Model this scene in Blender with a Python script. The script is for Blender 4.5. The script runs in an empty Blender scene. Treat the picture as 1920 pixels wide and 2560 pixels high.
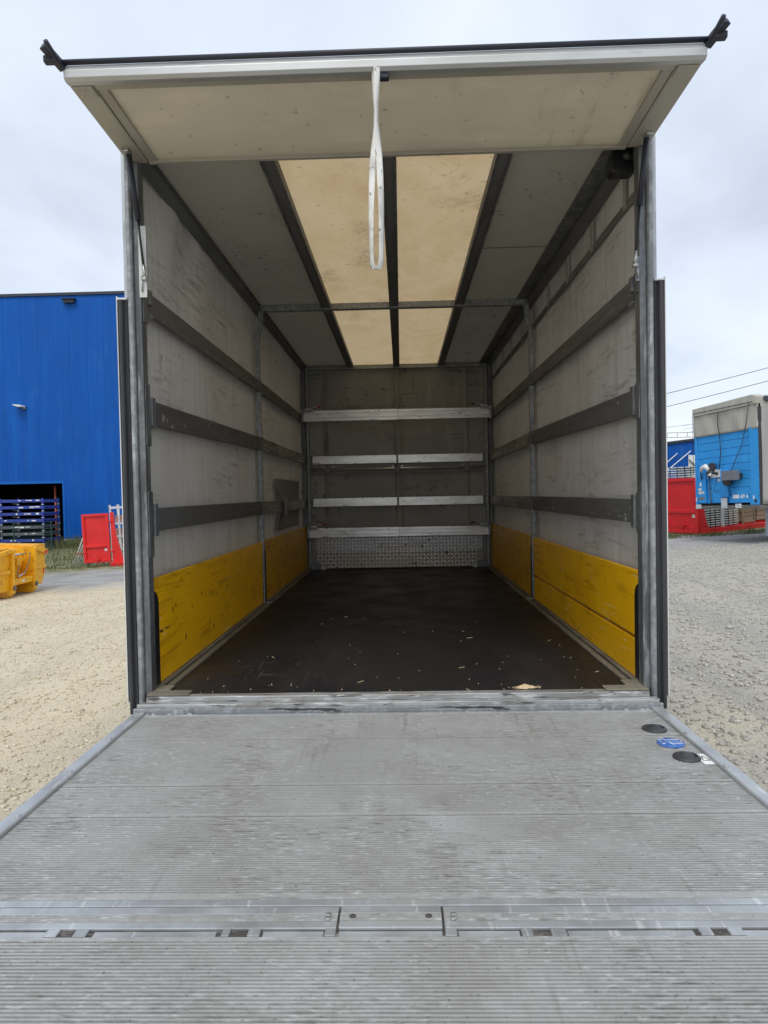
import bpy, bmesh, math, random
import numpy as np
from mathutils import Vector, Matrix
random.seed(7); rng = np.random.default_rng(7)
S = bpy.context.scene
COL = S.collection
R = math.radians

# ------------------------------------------------------------------ camera
cam = bpy.data.cameras.new('camera'); camo = bpy.data.objects.new('camera', cam); COL.objects.link(camo)
p_, r_, y_ = -0.0246, 0.0194, 0.0259
m = Matrix.Rotation(y_, 3, 'Z') @ Matrix.Rotation(p_, 3, 'X') @ Matrix.Rotation(r_, 3, 'Y')
right, fwd, up = m @ Vector((1, 0, 0)), m @ Vector((0, 1, 0)), m @ Vector((0, 0, 1))
camo.matrix_world = Matrix(((right.x, up.x, -fwd.x, 0.0451), (right.y, up.y, -fwd.y, -3.3324), (right.z, up.z, -fwd.z, 0.9404), (0, 0, 0, 1)))
cam.sensor_fit = 'VERTICAL'; cam.sensor_height = 36.0; cam.lens = 36.0 * 1718.05 / 2560
cam.clip_start = 0.05; cam.clip_end = 1500
S.camera = camo
S.render.resolution_x = 768; S.render.resolution_y = 1024

# ------------------------------------------------------------------ sky and sun
SUN_EL, SUN_AZ = 57, 192          # azimuth clockwise from +Y; the sun stands behind the viewer, behind cloud
W = bpy.data.worlds.new('World'); S.world = W; W.use_nodes = True
nt = W.node_tree; nt.nodes.clear()
def wn(t, **k):
    n = nt.nodes.new(t)
    for a, b in k.items(): setattr(n, a, b)
    return n
out = wn('ShaderNodeOutputWorld'); bg = wn('ShaderNodeBackground'); bg.inputs['Strength'].default_value = 0.1
sky = wn('ShaderNodeTexSky', sky_type='NISHITA', sun_disc=False)
sky.sun_elevation = R(SUN_EL); sky.sun_rotation = R(SUN_AZ); sky.air_density = 1.0; sky.dust_density = 2.0
tc = wn('ShaderNodeTexCoord'); sep = wn('ShaderNodeSeparateXYZ'); nt.links.new(tc.outputs['Generated'], sep.inputs[0])
zz = wn('ShaderNodeMath', operation='ADD'); zz.inputs[1].default_value = 0.28; nt.links.new(sep.outputs['Z'], zz.inputs[0])
zm = wn('ShaderNodeMath', operation='MAXIMUM'); zm.inputs[1].default_value = 0.12; nt.links.new(zz.outputs[0], zm.inputs[0])
dx = wn('ShaderNodeMath', operation='DIVIDE'); nt.links.new(sep.outputs['X'], dx.inputs[0]); nt.links.new(zm.outputs[0], dx.inputs[1])
dy = wn('ShaderNodeMath', operation='DIVIDE'); nt.links.new(sep.outputs['Y'], dy.inputs[0]); nt.links.new(zm.outputs[0], dy.inputs[1])
cmb = wn('ShaderNodeCombineXYZ'); nt.links.new(dx.outputs[0], cmb.inputs[0]); nt.links.new(dy.outputs[0], cmb.inputs[1])
nz = wn('ShaderNodeTexNoise'); nz.inputs['Scale'].default_value = 1.25; nz.inputs['Detail'].default_value = 7; nz.inputs['Roughness'].default_value = 0.52; nz.inputs['Distortion'].default_value = 0.35
nt.links.new(cmb.outputs[0], nz.inputs['Vector'])
rp = wn('ShaderNodeValToRGB'); nt.links.new(nz.outputs['Fac'], rp.inputs['Fac'])
e = rp.color_ramp.elements
e[0].position = 0.30; e[0].color = (4.6, 5.15, 6.05, 1)
e[1].position = 0.68; e[1].color = (7.3, 7.8, 8.6, 1)
x_ = rp.color_ramp.elements.new(0.48); x_.color = (6.0, 6.65, 7.65, 1)
mx = wn('ShaderNodeMixRGB'); mx.inputs['Fac'].default_value = 0.9
nt.links.new(sky.outputs['Color'], mx.inputs[1]); nt.links.new(rp.outputs['Color'], mx.inputs[2])
nt.links.new(mx.outputs[0], bg.inputs['Color']); nt.links.new(bg.outputs[0], out.inputs['Surface'])
sl = bpy.data.lights.new('sun', 'SUN'); sl.energy = 1.4; sl.angle = R(26); sl.color = (1.0, 0.95, 0.87)
so = bpy.data.objects.new('sun', sl); COL.objects.link(so)
sd = Vector((math.sin(R(SUN_AZ)) * math.cos(R(SUN_EL)), math.cos(R(SUN_AZ)) * math.cos(R(SUN_EL)), math.sin(R(SUN_EL))))
so.rotation_euler = sd.to_track_quat('Z', 'Y').to_euler(); so.location = (-5, -20, 30)
vs = S.view_settings; vs.view_transform = 'Standard'; vs.look = 'None'; vs.exposure = 0.46; vs.gamma = 1.0; vs.use_curve_mapping = False
S.render.engine = 'CYCLES'
S.cycles.max_bounces = 10; S.cycles.diffuse_bounces = 6; S.cycles.glossy_bounces = 4; S.cycles.transmission_bounces = 6

# ------------------------------------------------------------------ materials
def mat(name, base, rough=0.6, metal=0.0, layers=(), bumps=(), spec=0.5, trans=0.0, tcol=None, coord='Object', rl=None, rand=0.0):
    M = bpy.data.materials.new(name); M.use_nodes = True
    t = M.node_tree; N, L = t.nodes, t.links
    b = N['Principled BSDF']; o = N['Material Output']
    b.inputs['Roughness'].default_value = rough; b.inputs['Metallic'].default_value = metal; b.inputs['Specular IOR Level'].default_value = spec
    if coord == 'World':
        src = N.new('ShaderNodeNewGeometry').outputs['Position']
    else:
        src = N.new('ShaderNodeTexCoord').outputs[coord]
    if coord == 'Object':          # decorrelate alike pieces
        oi = N.new('ShaderNodeObjectInfo'); vm = N.new('ShaderNodeVectorMath'); vm.operation = 'ADD'
        sc = N.new('ShaderNodeMath'); sc.operation = 'MULTIPLY'; sc.inputs[1].default_value = 37.0
        L.new(oi.outputs['Random'], sc.inputs[0]); L.new(src, vm.inputs[0]); L.new(sc.outputs[0], vm.inputs[1]); src = vm.outputs[0]
    def tex(d):
        mp = N.new('ShaderNodeMapping'); mp.inputs['Scale'].default_value = d['s'] if isinstance(d['s'], tuple) else (d['s'],) * 3
        mp.inputs['Rotation'].default_value = d.get('r', (0, 0, 0))
        L.new(src, mp.inputs[0])
        if d.get('t') == 'v':
            n = N.new('ShaderNodeTexVoronoi'); n.inputs['Scale'].default_value = 1; L.new(mp.outputs[0], n.inputs['Vector']); f = n.outputs['Distance']
        elif d.get('t') == 'vc':
            n = N.new('ShaderNodeTexVoronoi'); n.inputs['Scale'].default_value = 1; L.new(mp.outputs[0], n.inputs['Vector'])
            sx = N.new('ShaderNodeSeparateColor'); L.new(n.outputs['Color'], sx.inputs[0]); f = sx.outputs[0]
        elif d.get('t') == 'w':
            n = N.new('ShaderNodeTexWave'); n.inputs['Scale'].default_value = 1; n.inputs['Distortion'].default_value = d.get('dist', 4); n.inputs['Detail'].default_value = 3
            n.inputs['Detail Scale'].default_value = 1.5; n.bands_direction = d.get('dir', 'Z'); L.new(mp.outputs[0], n.inputs['Vector']); f = n.outputs['Fac']
        else:
            n = N.new('ShaderNodeTexNoise'); n.inputs['Scale'].default_value = 1; n.inputs['Detail'].default_value = d.get('d', 5)
            n.inputs['Roughness'].default_value = d.get('ro', 0.6); n.inputs['Distortion'].default_value = d.get('di', 0); L.new(mp.outputs[0], n.inputs['Vector']); f = n.outputs['Fac']
        return f
    def rng_(f, lo, hi, k):
        mr = N.new('ShaderNodeMapRange'); mr.inputs['From Min'].default_value = lo; mr.inputs['From Max'].default_value = hi
        mr.inputs['To Min'].default_value = 0; mr.inputs['To Max'].default_value = k; L.new(f, mr.inputs['Value']); return mr.outputs[0]
    rgb = N.new('ShaderNodeRGB'); rgb.outputs[0].default_value = (*base, 1); c = rgb.outputs[0]
    for d in layers:
        fac = rng_(tex(d), d['lo'], d['hi'], d['k'])
        if 'm' in d:
            fm = rng_(tex(d['m']), d['m']['lo'], d['m']['hi'], 1.0); mu = N.new('ShaderNodeMath'); mu.operation = 'MULTIPLY'
            L.new(fac, mu.inputs[0]); L.new(fm, mu.inputs[1]); fac = mu.outputs[0]
        mi = N.new('ShaderNodeMixRGB'); L.new(fac, mi.inputs[0]); L.new(c, mi.inputs[1]); mi.inputs[2].default_value = (*d['c'], 1); c = mi.outputs[0]
    if rand:
        oi2 = N.new('ShaderNodeObjectInfo'); mr = N.new('ShaderNodeMapRange'); mr.inputs['To Min'].default_value = 1 - rand; mr.inputs['To Max'].default_value = 1 + rand
        L.new(oi2.outputs['Random'], mr.inputs['Value']); hs = N.new('ShaderNodeHueSaturation'); L.new(mr.outputs[0], hs.inputs['Value']); L.new(c, hs.inputs['Color']); c = hs.outputs[0]
    L.new(c, b.inputs['Base Color'])
    if rl:
        f = rng_(tex(rl), rl['lo'], rl['hi'], rl['k']); ad = N.new('ShaderNodeMath'); ad.operation = 'ADD'; ad.use_clamp = True
        ad.inputs[1].default_value = rough; L.new(f, ad.inputs[0]); L.new(ad.outputs[0], b.inputs['Roughness'])
    nrm = None
    for d in bumps:
        bp = N.new('ShaderNodeBump'); bp.inputs['Strength'].default_value = d['k']; bp.inputs['Distance'].default_value = d['dd']
        L.new(tex(d), bp.inputs['Height'])
        if nrm: L.new(nrm, bp.inputs['Normal'])
        nrm = bp.outputs[0]
    if nrm: L.new(nrm, b.inputs['Normal'])
    if trans:
        tb = N.new('ShaderNodeBsdfTranslucent')
        if tcol:
            mm = N.new('ShaderNodeMixRGB'); mm.blend_type = 'MULTIPLY'; mm.inputs[0].default_value = 1; L.new(c, mm.inputs[1]); mm.inputs[2].default_value = (*tcol, 1); L.new(mm.outputs[0], tb.inputs[0])
        else: L.new(c, tb.inputs[0])
        ms = N.new('ShaderNodeMixShader'); ms.inputs[0].default_value = trans
        L.new(b.outputs[0], ms.inputs[1]); L.new(tb.outputs[0], ms.inputs[2]); L.new(ms.outputs[0], o.inputs['Surface'])
    return M

G = {}
dark = (0.03, 0.028, 0.025)
G['curtain'] = mat('curtain', (0.64, 0.635, 0.61), 0.75, layers=[
    dict(c=(0.50, 0.485, 0.445), s=(1, 0.6, 0.7), lo=0.40, hi=0.66, k=0.8, d=4),
    dict(c=(0.72, 0.715, 0.69), s=(1, 9, 0.9), lo=0.5, hi=0.68, k=0.45, d=6),
    dict(c=(0.34, 0.325, 0.295), s=(1, 16, 1.1), lo=0.53, hi=0.74, k=0.45, d=9),
    dict(c=(0.22, 0.21, 0.19), s=(1, 3.2, 34), lo=0.52, hi=0.64, k=0.6, d=8, ro=0.68, m=dict(s=(1, 1.1, 2.6), lo=0.45, hi=0.6)),
    dict(c=(0.12, 0.11, 0.10), s=(9, 22, 18), lo=0.63, hi=0.68, k=0.7, d=4, m=dict(s=1.9, lo=0.48, hi=0.6)),
    dict(c=(0.2, 0.19, 0.17), s=(1, 34, 14), lo=0.58, hi=0.68, k=0.5, d=8, r=(0.6, 0, 0), m=dict(s=(1, 1.5, 1.2), lo=0.5, hi=0.62)),
    dict(c=(0.74, 0.735, 0.71), s=(1, 60, 16), lo=0.58, hi=0.66, k=0.5, d=6, r=(-0.7, 0, 0), m=dict(s=(1, 1.2, 1.6), lo=0.5, hi=0.62))],
    bumps=[dict(s=(2, 3, 2), k=0.4, dd=0.012), dict(s=150, k=0.08, dd=0.002)], trans=0.03, tcol=(1.0, 0.95, 0.86))
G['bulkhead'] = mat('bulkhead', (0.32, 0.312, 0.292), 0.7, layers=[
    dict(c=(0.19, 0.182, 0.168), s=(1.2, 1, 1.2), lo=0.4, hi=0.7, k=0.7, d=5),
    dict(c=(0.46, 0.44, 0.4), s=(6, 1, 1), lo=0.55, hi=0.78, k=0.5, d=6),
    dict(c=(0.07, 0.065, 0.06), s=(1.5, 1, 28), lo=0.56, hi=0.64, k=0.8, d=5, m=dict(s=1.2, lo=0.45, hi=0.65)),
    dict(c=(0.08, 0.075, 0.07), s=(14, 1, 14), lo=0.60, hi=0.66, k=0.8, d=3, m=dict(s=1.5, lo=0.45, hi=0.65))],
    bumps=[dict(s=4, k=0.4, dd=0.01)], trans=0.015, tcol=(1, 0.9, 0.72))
G['slat'] = mat('slat', (0.15, 0.15, 0.15), 0.5, 0.3, layers=[
    dict(c=(0.10, 0.095, 0.09), s=(1, 0.8, 6), lo=0.4, hi=0.7, k=0.7, d=5),
    dict(c=(0.42, 0.41, 0.39), s=(1, 1.6, 60), lo=0.56, hi=0.66, k=0.7, d=6, m=dict(s=(1, 1.1, 3), lo=0.46, hi=0.66)),
    dict(c=(0.55, 0.54, 0.52), s=(8, 14, 30), lo=0.66, hi=0.7, k=0.7, d=3)],
    bumps=[dict(s=(1, 2, 90), k=0.15, dd=0.003)], rl=dict(s=(1, 2, 20), lo=0.4, hi=0.7, k=0.2))
G['alu_slat'] = mat('alu_slat', (0.74, 0.73, 0.70), 0.34, 0.75, layers=[
    dict(c=(0.36, 0.34, 0.31), s=(2, 1, 6), lo=0.42, hi=0.7, k=0.7, d=6),
    dict(c=(0.06, 0.055, 0.05), s=(5, 1, 40), lo=0.57, hi=0.63, k=0.7, d=6, m=dict(s=(2, 1, 4), lo=0.45, hi=0.6)),
    dict(c=(0.07, 0.06, 0.05), s=(16, 1, 22), lo=0.64, hi=0.68, k=0.8, d=4)], bumps=[dict(s=(3, 1, 50), k=0.15, dd=0.003)])
G['galv'] = mat('galv', (0.27, 0.285, 0.295), 0.5, 0.55, layers=[
    dict(c=(0.5, 0.53, 0.54), s=28, lo=0.45, hi=0.62, k=0.5, d=5),
    dict(c=(0.2, 0.21, 0.215), s=(9, 9, 3), lo=0.5, hi=0.72, k=0.7, d=6),
    dict(c=(0.62, 0.65, 0.66), s=(30, 30, 5), lo=0.6, hi=0.72, k=0.6, d=5),
    dict(c=(0.09, 0.085, 0.08), s=(12, 12, 2), lo=0.62, hi=0.78, k=0.7, d=7)],
    bumps=[dict(s=45, k=0.12, dd=0.003)], rl=dict(s=18, lo=0.4, hi=0.7, k=0.25))
G['galv_dark'] = mat('galv_dark', (0.17, 0.18, 0.185), 0.5, 0.5, layers=[
    dict(c=(0.26, 0.275, 0.28), s=28, lo=0.45, hi=0.62, k=0.5, d=5), dict(c=(0.09, 0.092, 0.095), s=(9, 9, 2), lo=0.45, hi=0.62, k=0.8, d=6), dict(c=(0.4, 0.42, 0.43), s=(30, 30, 4), lo=0.58, hi=0.66, k=0.6, d=5)],
    bumps=[dict(s=45, k=0.12, dd=0.003)])
G['slat_worn'] = mat('slat_worn', (0.36, 0.335, 0.30), 0.5, 0.4, layers=[
    dict(c=(0.16, 0.15, 0.14), s=(1, 1.4, 9), lo=0.42, hi=0.6, k=0.8, d=5), dict(c=(0.55, 0.52, 0.47), s=(1, 2, 40), lo=0.55, hi=0.66, k=0.8, d=6), dict(c=(0.06, 0.055, 0.05), s=(1, 6, 40), lo=0.58, hi=0.64, k=0.8, d=5)])
G['checker_base'] = mat('checker_base', (0.30, 0.295, 0.285), 0.42, 0.75, layers=[
    dict(c=(0.32, 0.31, 0.30), s=(1.5, 1, 4), lo=0.42, hi=0.6, k=0.7, d=6), dict(c=(0.34, 0.19, 0.09), s=(1.6, 1, 3.0), lo=0.57, hi=0.68, k=0.5, d=5), dict(c=(0.03, 0.028, 0.025), s=(12, 1, 14), lo=0.62, hi=0.68, k=0.8, d=3)])
G['frame_dark'] = mat('frame_dark', (0.19, 0.195, 0.20), 0.55, 0.4, layers=[
    dict(c=(0.10, 0.10, 0.10), s=(6, 1.5, 6), lo=0.42, hi=0.7, k=0.7, d=5),
    dict(c=(0.3, 0.31, 0.32), s=(20, 4, 20), lo=0.62, hi=0.75, k=0.6, d=6)], bumps=[dict(s=40, k=0.1, dd=0.002)])
G['roof_grey'] = mat('roof_grey', (0.38, 0.365, 0.32), 0.7, layers=[
    dict(c=(0.28, 0.27, 0.24), s=(1.2, 0.8, 1), lo=0.4, hi=0.7, k=0.7, d=5),
    dict(c=(0.06, 0.055, 0.05), s=(20, 20, 1), lo=0.64, hi=0.68, k=0.9, d=2, m=dict(s=1.1, lo=0.46, hi=0.6)),
    dict(c=(0.2, 0.18, 0.15), s=(6, 3, 1), lo=0.62, hi=0.75, k=0.5, d=6)], trans=0.05, tcol=(1, 0.95, 0.8))
G['roof_light'] = mat('roof_light', (0.63, 0.535, 0.395), 0.7, layers=[
    dict(c=(0.52, 0.40, 0.25), s=(1.6, 1.1, 1), lo=0.42, hi=0.7, k=0.7, d=5, di=1.2),
    dict(c=(0.66, 0.56, 0.40), s=(5, 2.4, 1), lo=0.5, hi=0.72, k=0.5, d=7, di=1.5),
    dict(c=(0.26, 0.20, 0.14), s=(2.0, 1.5, 1), lo=0.57, hi=0.70, k=0.6, d=6, m=dict(s=(30, 30, 1), lo=0.35, hi=0.55)),
    dict(c=(0.25, 0.17, 0.09), s=(24, 24, 1), lo=0.66, hi=0.70, k=0.4, d=2)], trans=0.46, tcol=(1.0, 0.9, 0.72))
G['flap_panel'] = mat('flap_panel', (0.63, 0.605, 0.545), 0.65, layers=[
    dict(c=(0.54, 0.505, 0.44), s=(1.4, 1.2, 1), lo=0.42, hi=0.7, k=0.7, d=6),
    dict(c=(0.74, 0.70, 0.62), s=(3, 6, 1), lo=0.52, hi=0.72, k=0.6, d=6),
    dict(c=(0.34, 0.28, 0.21), s=(14, 2.2, 1), lo=0.57, hi=0.68, k=0.5, d=5, m=dict(s=1.4, lo=0.5, hi=0.66)),
    dict(c=(0.22, 0.18, 0.14), s=(22, 18, 1), lo=0.66, hi=0.70, k=0.5, d=3)], trans=0.42, tcol=(1, 0.95, 0.85))
G['flap_frame'] = mat('flap_frame', (0.42, 0.40, 0.35), 0.5, 0.25, layers=[
    dict(c=(0.3, 0.27, 0.22), s=(3, 2, 3), lo=0.42, hi=0.7, k=0.6, d=6), dict(c=(0.2, 0.17, 0.13), s=(30, 4, 30), lo=0.66, hi=0.74, k=0.5, d=5)])
G['alu'] = mat('alu', (0.52, 0.53, 0.53), 0.4, 0.5, layers=[
    dict(c=(0.36, 0.35, 0.33), s=(1.5, 8, 8), lo=0.42, hi=0.7, k=0.7, d=6), dict(c=(0.16, 0.15, 0.14), s=(6, 30, 30), lo=0.64, hi=0.74, k=0.6, d=6)], bumps=[dict(s=(3, 60, 60), k=0.1, dd=0.002)])
G['sill_alu'] = mat('sill_alu', (0.46, 0.47, 0.47), 0.42, 0.45, layers=[
    dict(c=(0.27, 0.26, 0.245), s=(2, 12, 12), lo=0.42, hi=0.6, k=0.8, d=7), dict(c=(0.7, 0.71, 0.71), s=(9, 60, 60), lo=0.55, hi=0.64, k=0.7, d=5), dict(c=(0.06, 0.055, 0.05), s=(8, 40, 40), lo=0.57, hi=0.63, k=0.8, d=6)])
G['alu_smooth'] = mat('alu_smooth', (0.50, 0.525, 0.54), 0.36, 0.55, layers=[
    dict(c=(0.31, 0.315, 0.315), s=(5, 3, 3), lo=0.42, hi=0.62, k=0.7, d=7), dict(c=(0.78, 0.8, 0.8), s=(50, 5, 5), lo=0.6, hi=0.7, k=0.6, d=4, r=(0, 0, 0.5)),
    dict(c=(0.2, 0.19, 0.18), s=(9, 9, 9), lo=0.64, hi=0.76, k=0.5, d=7)], rl=dict(s=6, lo=0.4, hi=0.7, k=0.2))
G['platform'] = mat('platform', (0.385, 0.388, 0.378), 0.48, 0.25, layers=[
    dict(c=(0.27, 0.255, 0.23), s=(2.4, 2.0, 1), lo=0.44, hi=0.64, k=0.5, d=10, ro=0.75),
    dict(c=(0.52, 0.53, 0.525), s=(1.1, 1.5, 1), lo=0.48, hi=0.66, k=0.5, d=10, ro=0.75),
    dict(c=(0.66, 0.67, 0.665), s=(30, 90, 1), lo=0.54, hi=0.66, k=0.6, d=7, m=dict(s=(2.5, 2.5, 1), lo=0.36, hi=0.56)),
    dict(c=(0.15, 0.14, 0.125), s=(16, 90, 1), lo=0.51, hi=0.64, k=0.65, d=7, m=dict(s=(2.2, 2.6, 1), lo=0.44, hi=0.60)),
    dict(c=(0.16, 0.15, 0.13), s=(30, 2.0, 1), lo=0.58, hi=0.65, k=0.3, d=7, r=(0, 0, 0.3), m=dict(s=(2.2, 1.2, 1), lo=0.48, hi=0.6)),
    dict(c=(0.16, 0.15, 0.13), s=(36, 1.6, 1), lo=0.59, hi=0.66, k=0.3, d=7, r=(0, 0, -0.42), m=dict(s=(1.9, 1.4, 1), lo=0.5, hi=0.6)),
    dict(c=(0.62, 0.63, 0.62), s=(110, 2.0, 1), lo=0.62, hi=0.67, k=0.3, d=4, r=(0, 0, -0.5), m=dict(s=1.5, lo=0.5, hi=0.6)),
    dict(c=(0.09, 0.085, 0.08), s=(80, 120, 1), lo=0.64, hi=0.69, k=0.6, d=3)],
    bumps=[dict(s=(18, 90, 1), k=0.35, dd=0.003), dict(s=60, k=0.2, dd=0.002)], coord='World', rl=dict(s=(3, 3, 1), lo=0.4, hi=0.7, k=0.25))
G['groove'] = mat('groove', (0.06, 0.055, 0.05), 0.85, layers=[dict(c=(0.28, 0.25, 0.22), s=(14, 40, 1), lo=0.5, hi=0.7, k=0.8, d=5)], coord='World')
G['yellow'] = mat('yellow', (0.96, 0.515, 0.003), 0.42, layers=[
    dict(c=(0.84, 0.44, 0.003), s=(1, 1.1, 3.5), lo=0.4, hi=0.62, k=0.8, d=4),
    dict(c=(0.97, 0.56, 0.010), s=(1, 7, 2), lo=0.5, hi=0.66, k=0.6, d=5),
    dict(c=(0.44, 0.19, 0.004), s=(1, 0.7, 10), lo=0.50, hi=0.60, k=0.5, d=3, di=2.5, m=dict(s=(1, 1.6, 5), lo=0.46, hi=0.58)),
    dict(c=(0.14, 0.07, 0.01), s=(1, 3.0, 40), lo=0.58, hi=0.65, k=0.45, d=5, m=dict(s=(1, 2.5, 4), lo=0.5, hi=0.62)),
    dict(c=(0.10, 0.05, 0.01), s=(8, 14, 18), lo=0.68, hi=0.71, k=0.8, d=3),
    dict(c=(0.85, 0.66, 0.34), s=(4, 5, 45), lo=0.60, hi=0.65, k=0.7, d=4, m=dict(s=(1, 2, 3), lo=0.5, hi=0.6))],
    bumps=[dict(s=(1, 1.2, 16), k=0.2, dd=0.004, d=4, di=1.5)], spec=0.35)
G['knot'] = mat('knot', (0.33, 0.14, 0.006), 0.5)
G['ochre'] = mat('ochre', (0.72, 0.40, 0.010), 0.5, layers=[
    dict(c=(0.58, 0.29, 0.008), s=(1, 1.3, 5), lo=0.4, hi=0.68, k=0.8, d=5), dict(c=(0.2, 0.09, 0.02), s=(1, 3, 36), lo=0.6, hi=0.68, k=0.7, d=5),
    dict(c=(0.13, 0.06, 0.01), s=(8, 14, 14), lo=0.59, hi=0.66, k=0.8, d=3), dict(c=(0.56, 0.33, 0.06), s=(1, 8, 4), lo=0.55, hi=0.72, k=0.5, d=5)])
G['floor'] = mat('floor', (0.0125, 0.0118, 0.0138), 0.42, layers=[
    dict(c=(0.032, 0.0285, 0.029), s=(2.2, 0.5, 1), lo=0.48, hi=0.70, k=0.8, d=6),
    dict(c=(0.008, 0.0075, 0.0085), s=(0.7, 0.6, 1), lo=0.5, hi=0.68, k=0.8, d=4),
    dict(c=(0.12, 0.11, 0.10), s=(40, 2.2, 1), lo=0.60, hi=0.67, k=0.5, d=5, r=(0, 0, 0.5), m=dict(s=1.4, lo=0.5, hi=0.66)),
    dict(c=(0.12, 0.11, 0.10), s=(3, 34, 1), lo=0.61, hi=0.68, k=0.5, d=5, r=(0, 0, 0.25), m=dict(s=1.2, lo=0.5, hi=0.66)),
    dict(c=(0.3, 0.27, 0.22), s=(60, 60, 1), lo=0.73, hi=0.77, k=0.7, d=2)],
    bumps=[dict(s=120, k=0.1, dd=0.002)], spec=0.35, rl=dict(s=2.5, lo=0.4, hi=0.7, k=0.25), coord='World')
G['grime_rail'] = mat('grime_rail', (0.20, 0.18, 0.14), 0.75, 0.1, layers=[
    dict(c=(0.09, 0.08, 0.065), s=(9, 2, 9), lo=0.45, hi=0.68, k=0.8, d=6), dict(c=(0.34, 0.31, 0.25), s=(20, 5, 20), lo=0.55, hi=0.72, k=0.6, d=6)])
G['rubber'] = mat('rubber', (0.035, 0.036, 0.040), 0.55, layers=[dict(c=(0.085, 0.085, 0.088), s=(20, 20, 1.5), lo=0.45, hi=0.7, k=0.7, d=6)], bumps=[dict(s=50, k=0.08, dd=0.002)])
G['black'] = mat('black', (0.012, 0.012, 0.014), 0.45, layers=[dict(c=(0.03, 0.03, 0.035), s=9, lo=0.5, hi=0.7, k=0.6)])
G['navy_seal'] = mat('navy_seal', (0.020, 0.022, 0.036), 0.5)
G['white'] = mat('white', (0.72, 0.73, 0.72), 0.5, layers=[dict(c=(0.5, 0.48, 0.45), s=6, lo=0.5, hi=0.72, k=0.6, d=6)])
G['webbing'] = mat('webbing', (0.78, 0.78, 0.75), 0.8, layers=[dict(c=(0.45, 0.44, 0.41), s=(14, 14, 7), lo=0.46, hi=0.62, k=0.7, d=6), dict(c=(0.12, 0.12, 0.12), s=(60, 60, 30), lo=0.63, hi=0.68, k=0.8, d=2)], bumps=[dict(s=300, k=0.2, dd=0.001)])
G['strapdark'] = mat('strapdark', (0.15, 0.14, 0.13), 0.8, layers=[dict(c=(0.25, 0.23, 0.2), s=(1, 4, 8), lo=0.45, hi=0.7, k=0.6)])
G['straplight'] = mat('straplight', (0.36, 0.34, 0.31), 0.8)
G['seam'] = mat('seam', (0.27, 0.25, 0.215), 0.75, layers=[dict(c=(0.15, 0.14, 0.12), s=(6, 1, 3), lo=0.45, hi=0.62, k=0.7)])
G['steel'] = mat('steel', (0.55, 0.55, 0.54), 0.3, 0.8, layers=[dict(c=(0.15, 0.14, 0.13), s=40, lo=0.5, hi=0.7, k=0.6)])
G['checker'] = mat('checker', (0.95, 0.95, 0.93), 0.28, 0.5, layers=[
    dict(c=(0.38, 0.37, 0.35), s=(1.5, 1, 4), lo=0.42, hi=0.7, k=0.7, d=6), dict(c=(0.45, 0.24, 0.10), s=(1.6, 1, 3.0), lo=0.58, hi=0.70, k=0.6, d=5), dict(c=(0.05, 0.045, 0.04), s=(12, 1, 14), lo=0.68, hi=0.73, k=0.8, d=3)])
G['blue_disc'] = mat('blue_disc', (0.035, 0.13, 0.42), 0.35, layers=[dict(c=(0.2, 0.3, 0.55), s=25, lo=0.5, hi=0.7, k=0.5)])
G['red_tip'] = mat('red_tip', (0.4, 0.03, 0.025), 0.5)
G['sheet'] = mat('sheet', (0.24, 0.24, 0.23), 0.6, layers=[dict(c=(0.36, 0.355, 0.34), s=(4, 2, 3), lo=0.45, hi=0.7, k=0.7, d=5)])
G['chip'] = mat('chip', (0.62, 0.48, 0.29), 0.8, layers=[dict(c=(0.4, 0.27, 0.13), s=60, lo=0.45, hi=0.7, k=0.6), dict(c=(0.75, 0.66, 0.5), s=25, lo=0.5, hi=0.7, k=0.6)], coord='World')
G['print'] = mat('print', (0.05, 0.012, 0.006), 0.6)
G['print_faint'] = mat('print_faint', (0.17, 0.06, 0.008), 0.6)
G['signwhite'] = mat('signwhite', (0.78, 0.79, 0.78), 0.5)
G['paper'] = mat('paper', (0.62, 0.62, 0.56), 0.6, layers=[dict(c=(0.4, 0.4, 0.38), s=(20, 20, 20), lo=0.5, hi=0.7, k=0.5)])
G['tyre'] = mat('tyre', (0.02, 0.02, 0.021), 0.8)
# outside
G['clad'] = mat('clad', (0.002, 0.088, 0.40), 0.5, layers=[dict(c=(0.002, 0.072, 0.34), s=(0.5, 0.5, 0.25), lo=0.4, hi=0.7, k=0.7, d=5), dict(c=(0.006, 0.125, 0.49), s=(3, 3, 0.15), lo=0.5, hi=0.7, k=0.5, d=4), dict(c=(0.006, 0.05, 0.2), s=(5, 5, 0.10), lo=0.55, hi=0.72, k=0.4, d=7), dict(c=(0.03, 0.14, 0.42), s=(1.5, 1.5, 0.5), lo=0.55, hi=0.75, k=0.35, d=8)], spec=0.2, rand=0.05)
G['clad_trim'] = mat('clad_trim', (0.004, 0.115, 0.46), 0.4, spec=0.25)
G['dark_trim'] = mat('dark_trim', (0.03, 0.035, 0.05), 0.5)
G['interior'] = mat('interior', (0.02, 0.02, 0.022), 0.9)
G['concrete'] = mat('concrete', (0.42, 0.42, 0.40), 0.8, layers=[dict(c=(0.28, 0.28, 0.26), s=3, lo=0.45, hi=0.7, k=0.6)])
G['red'] = mat('red', (0.72, 0.020, 0.020), 0.4, layers=[dict(c=(0.55, 0.012, 0.012), s=(1.5, 1.5, 1.5), lo=0.42, hi=0.7, k=0.7, d=4), dict(c=(0.78, 0.05, 0.045), s=(8, 8, 2), lo=0.55, hi=0.72, k=0.5, d=5), dict(c=(0.2, 0.03, 0.02), s=12, lo=0.68, hi=0.76, k=0.6, d=4)])
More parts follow.
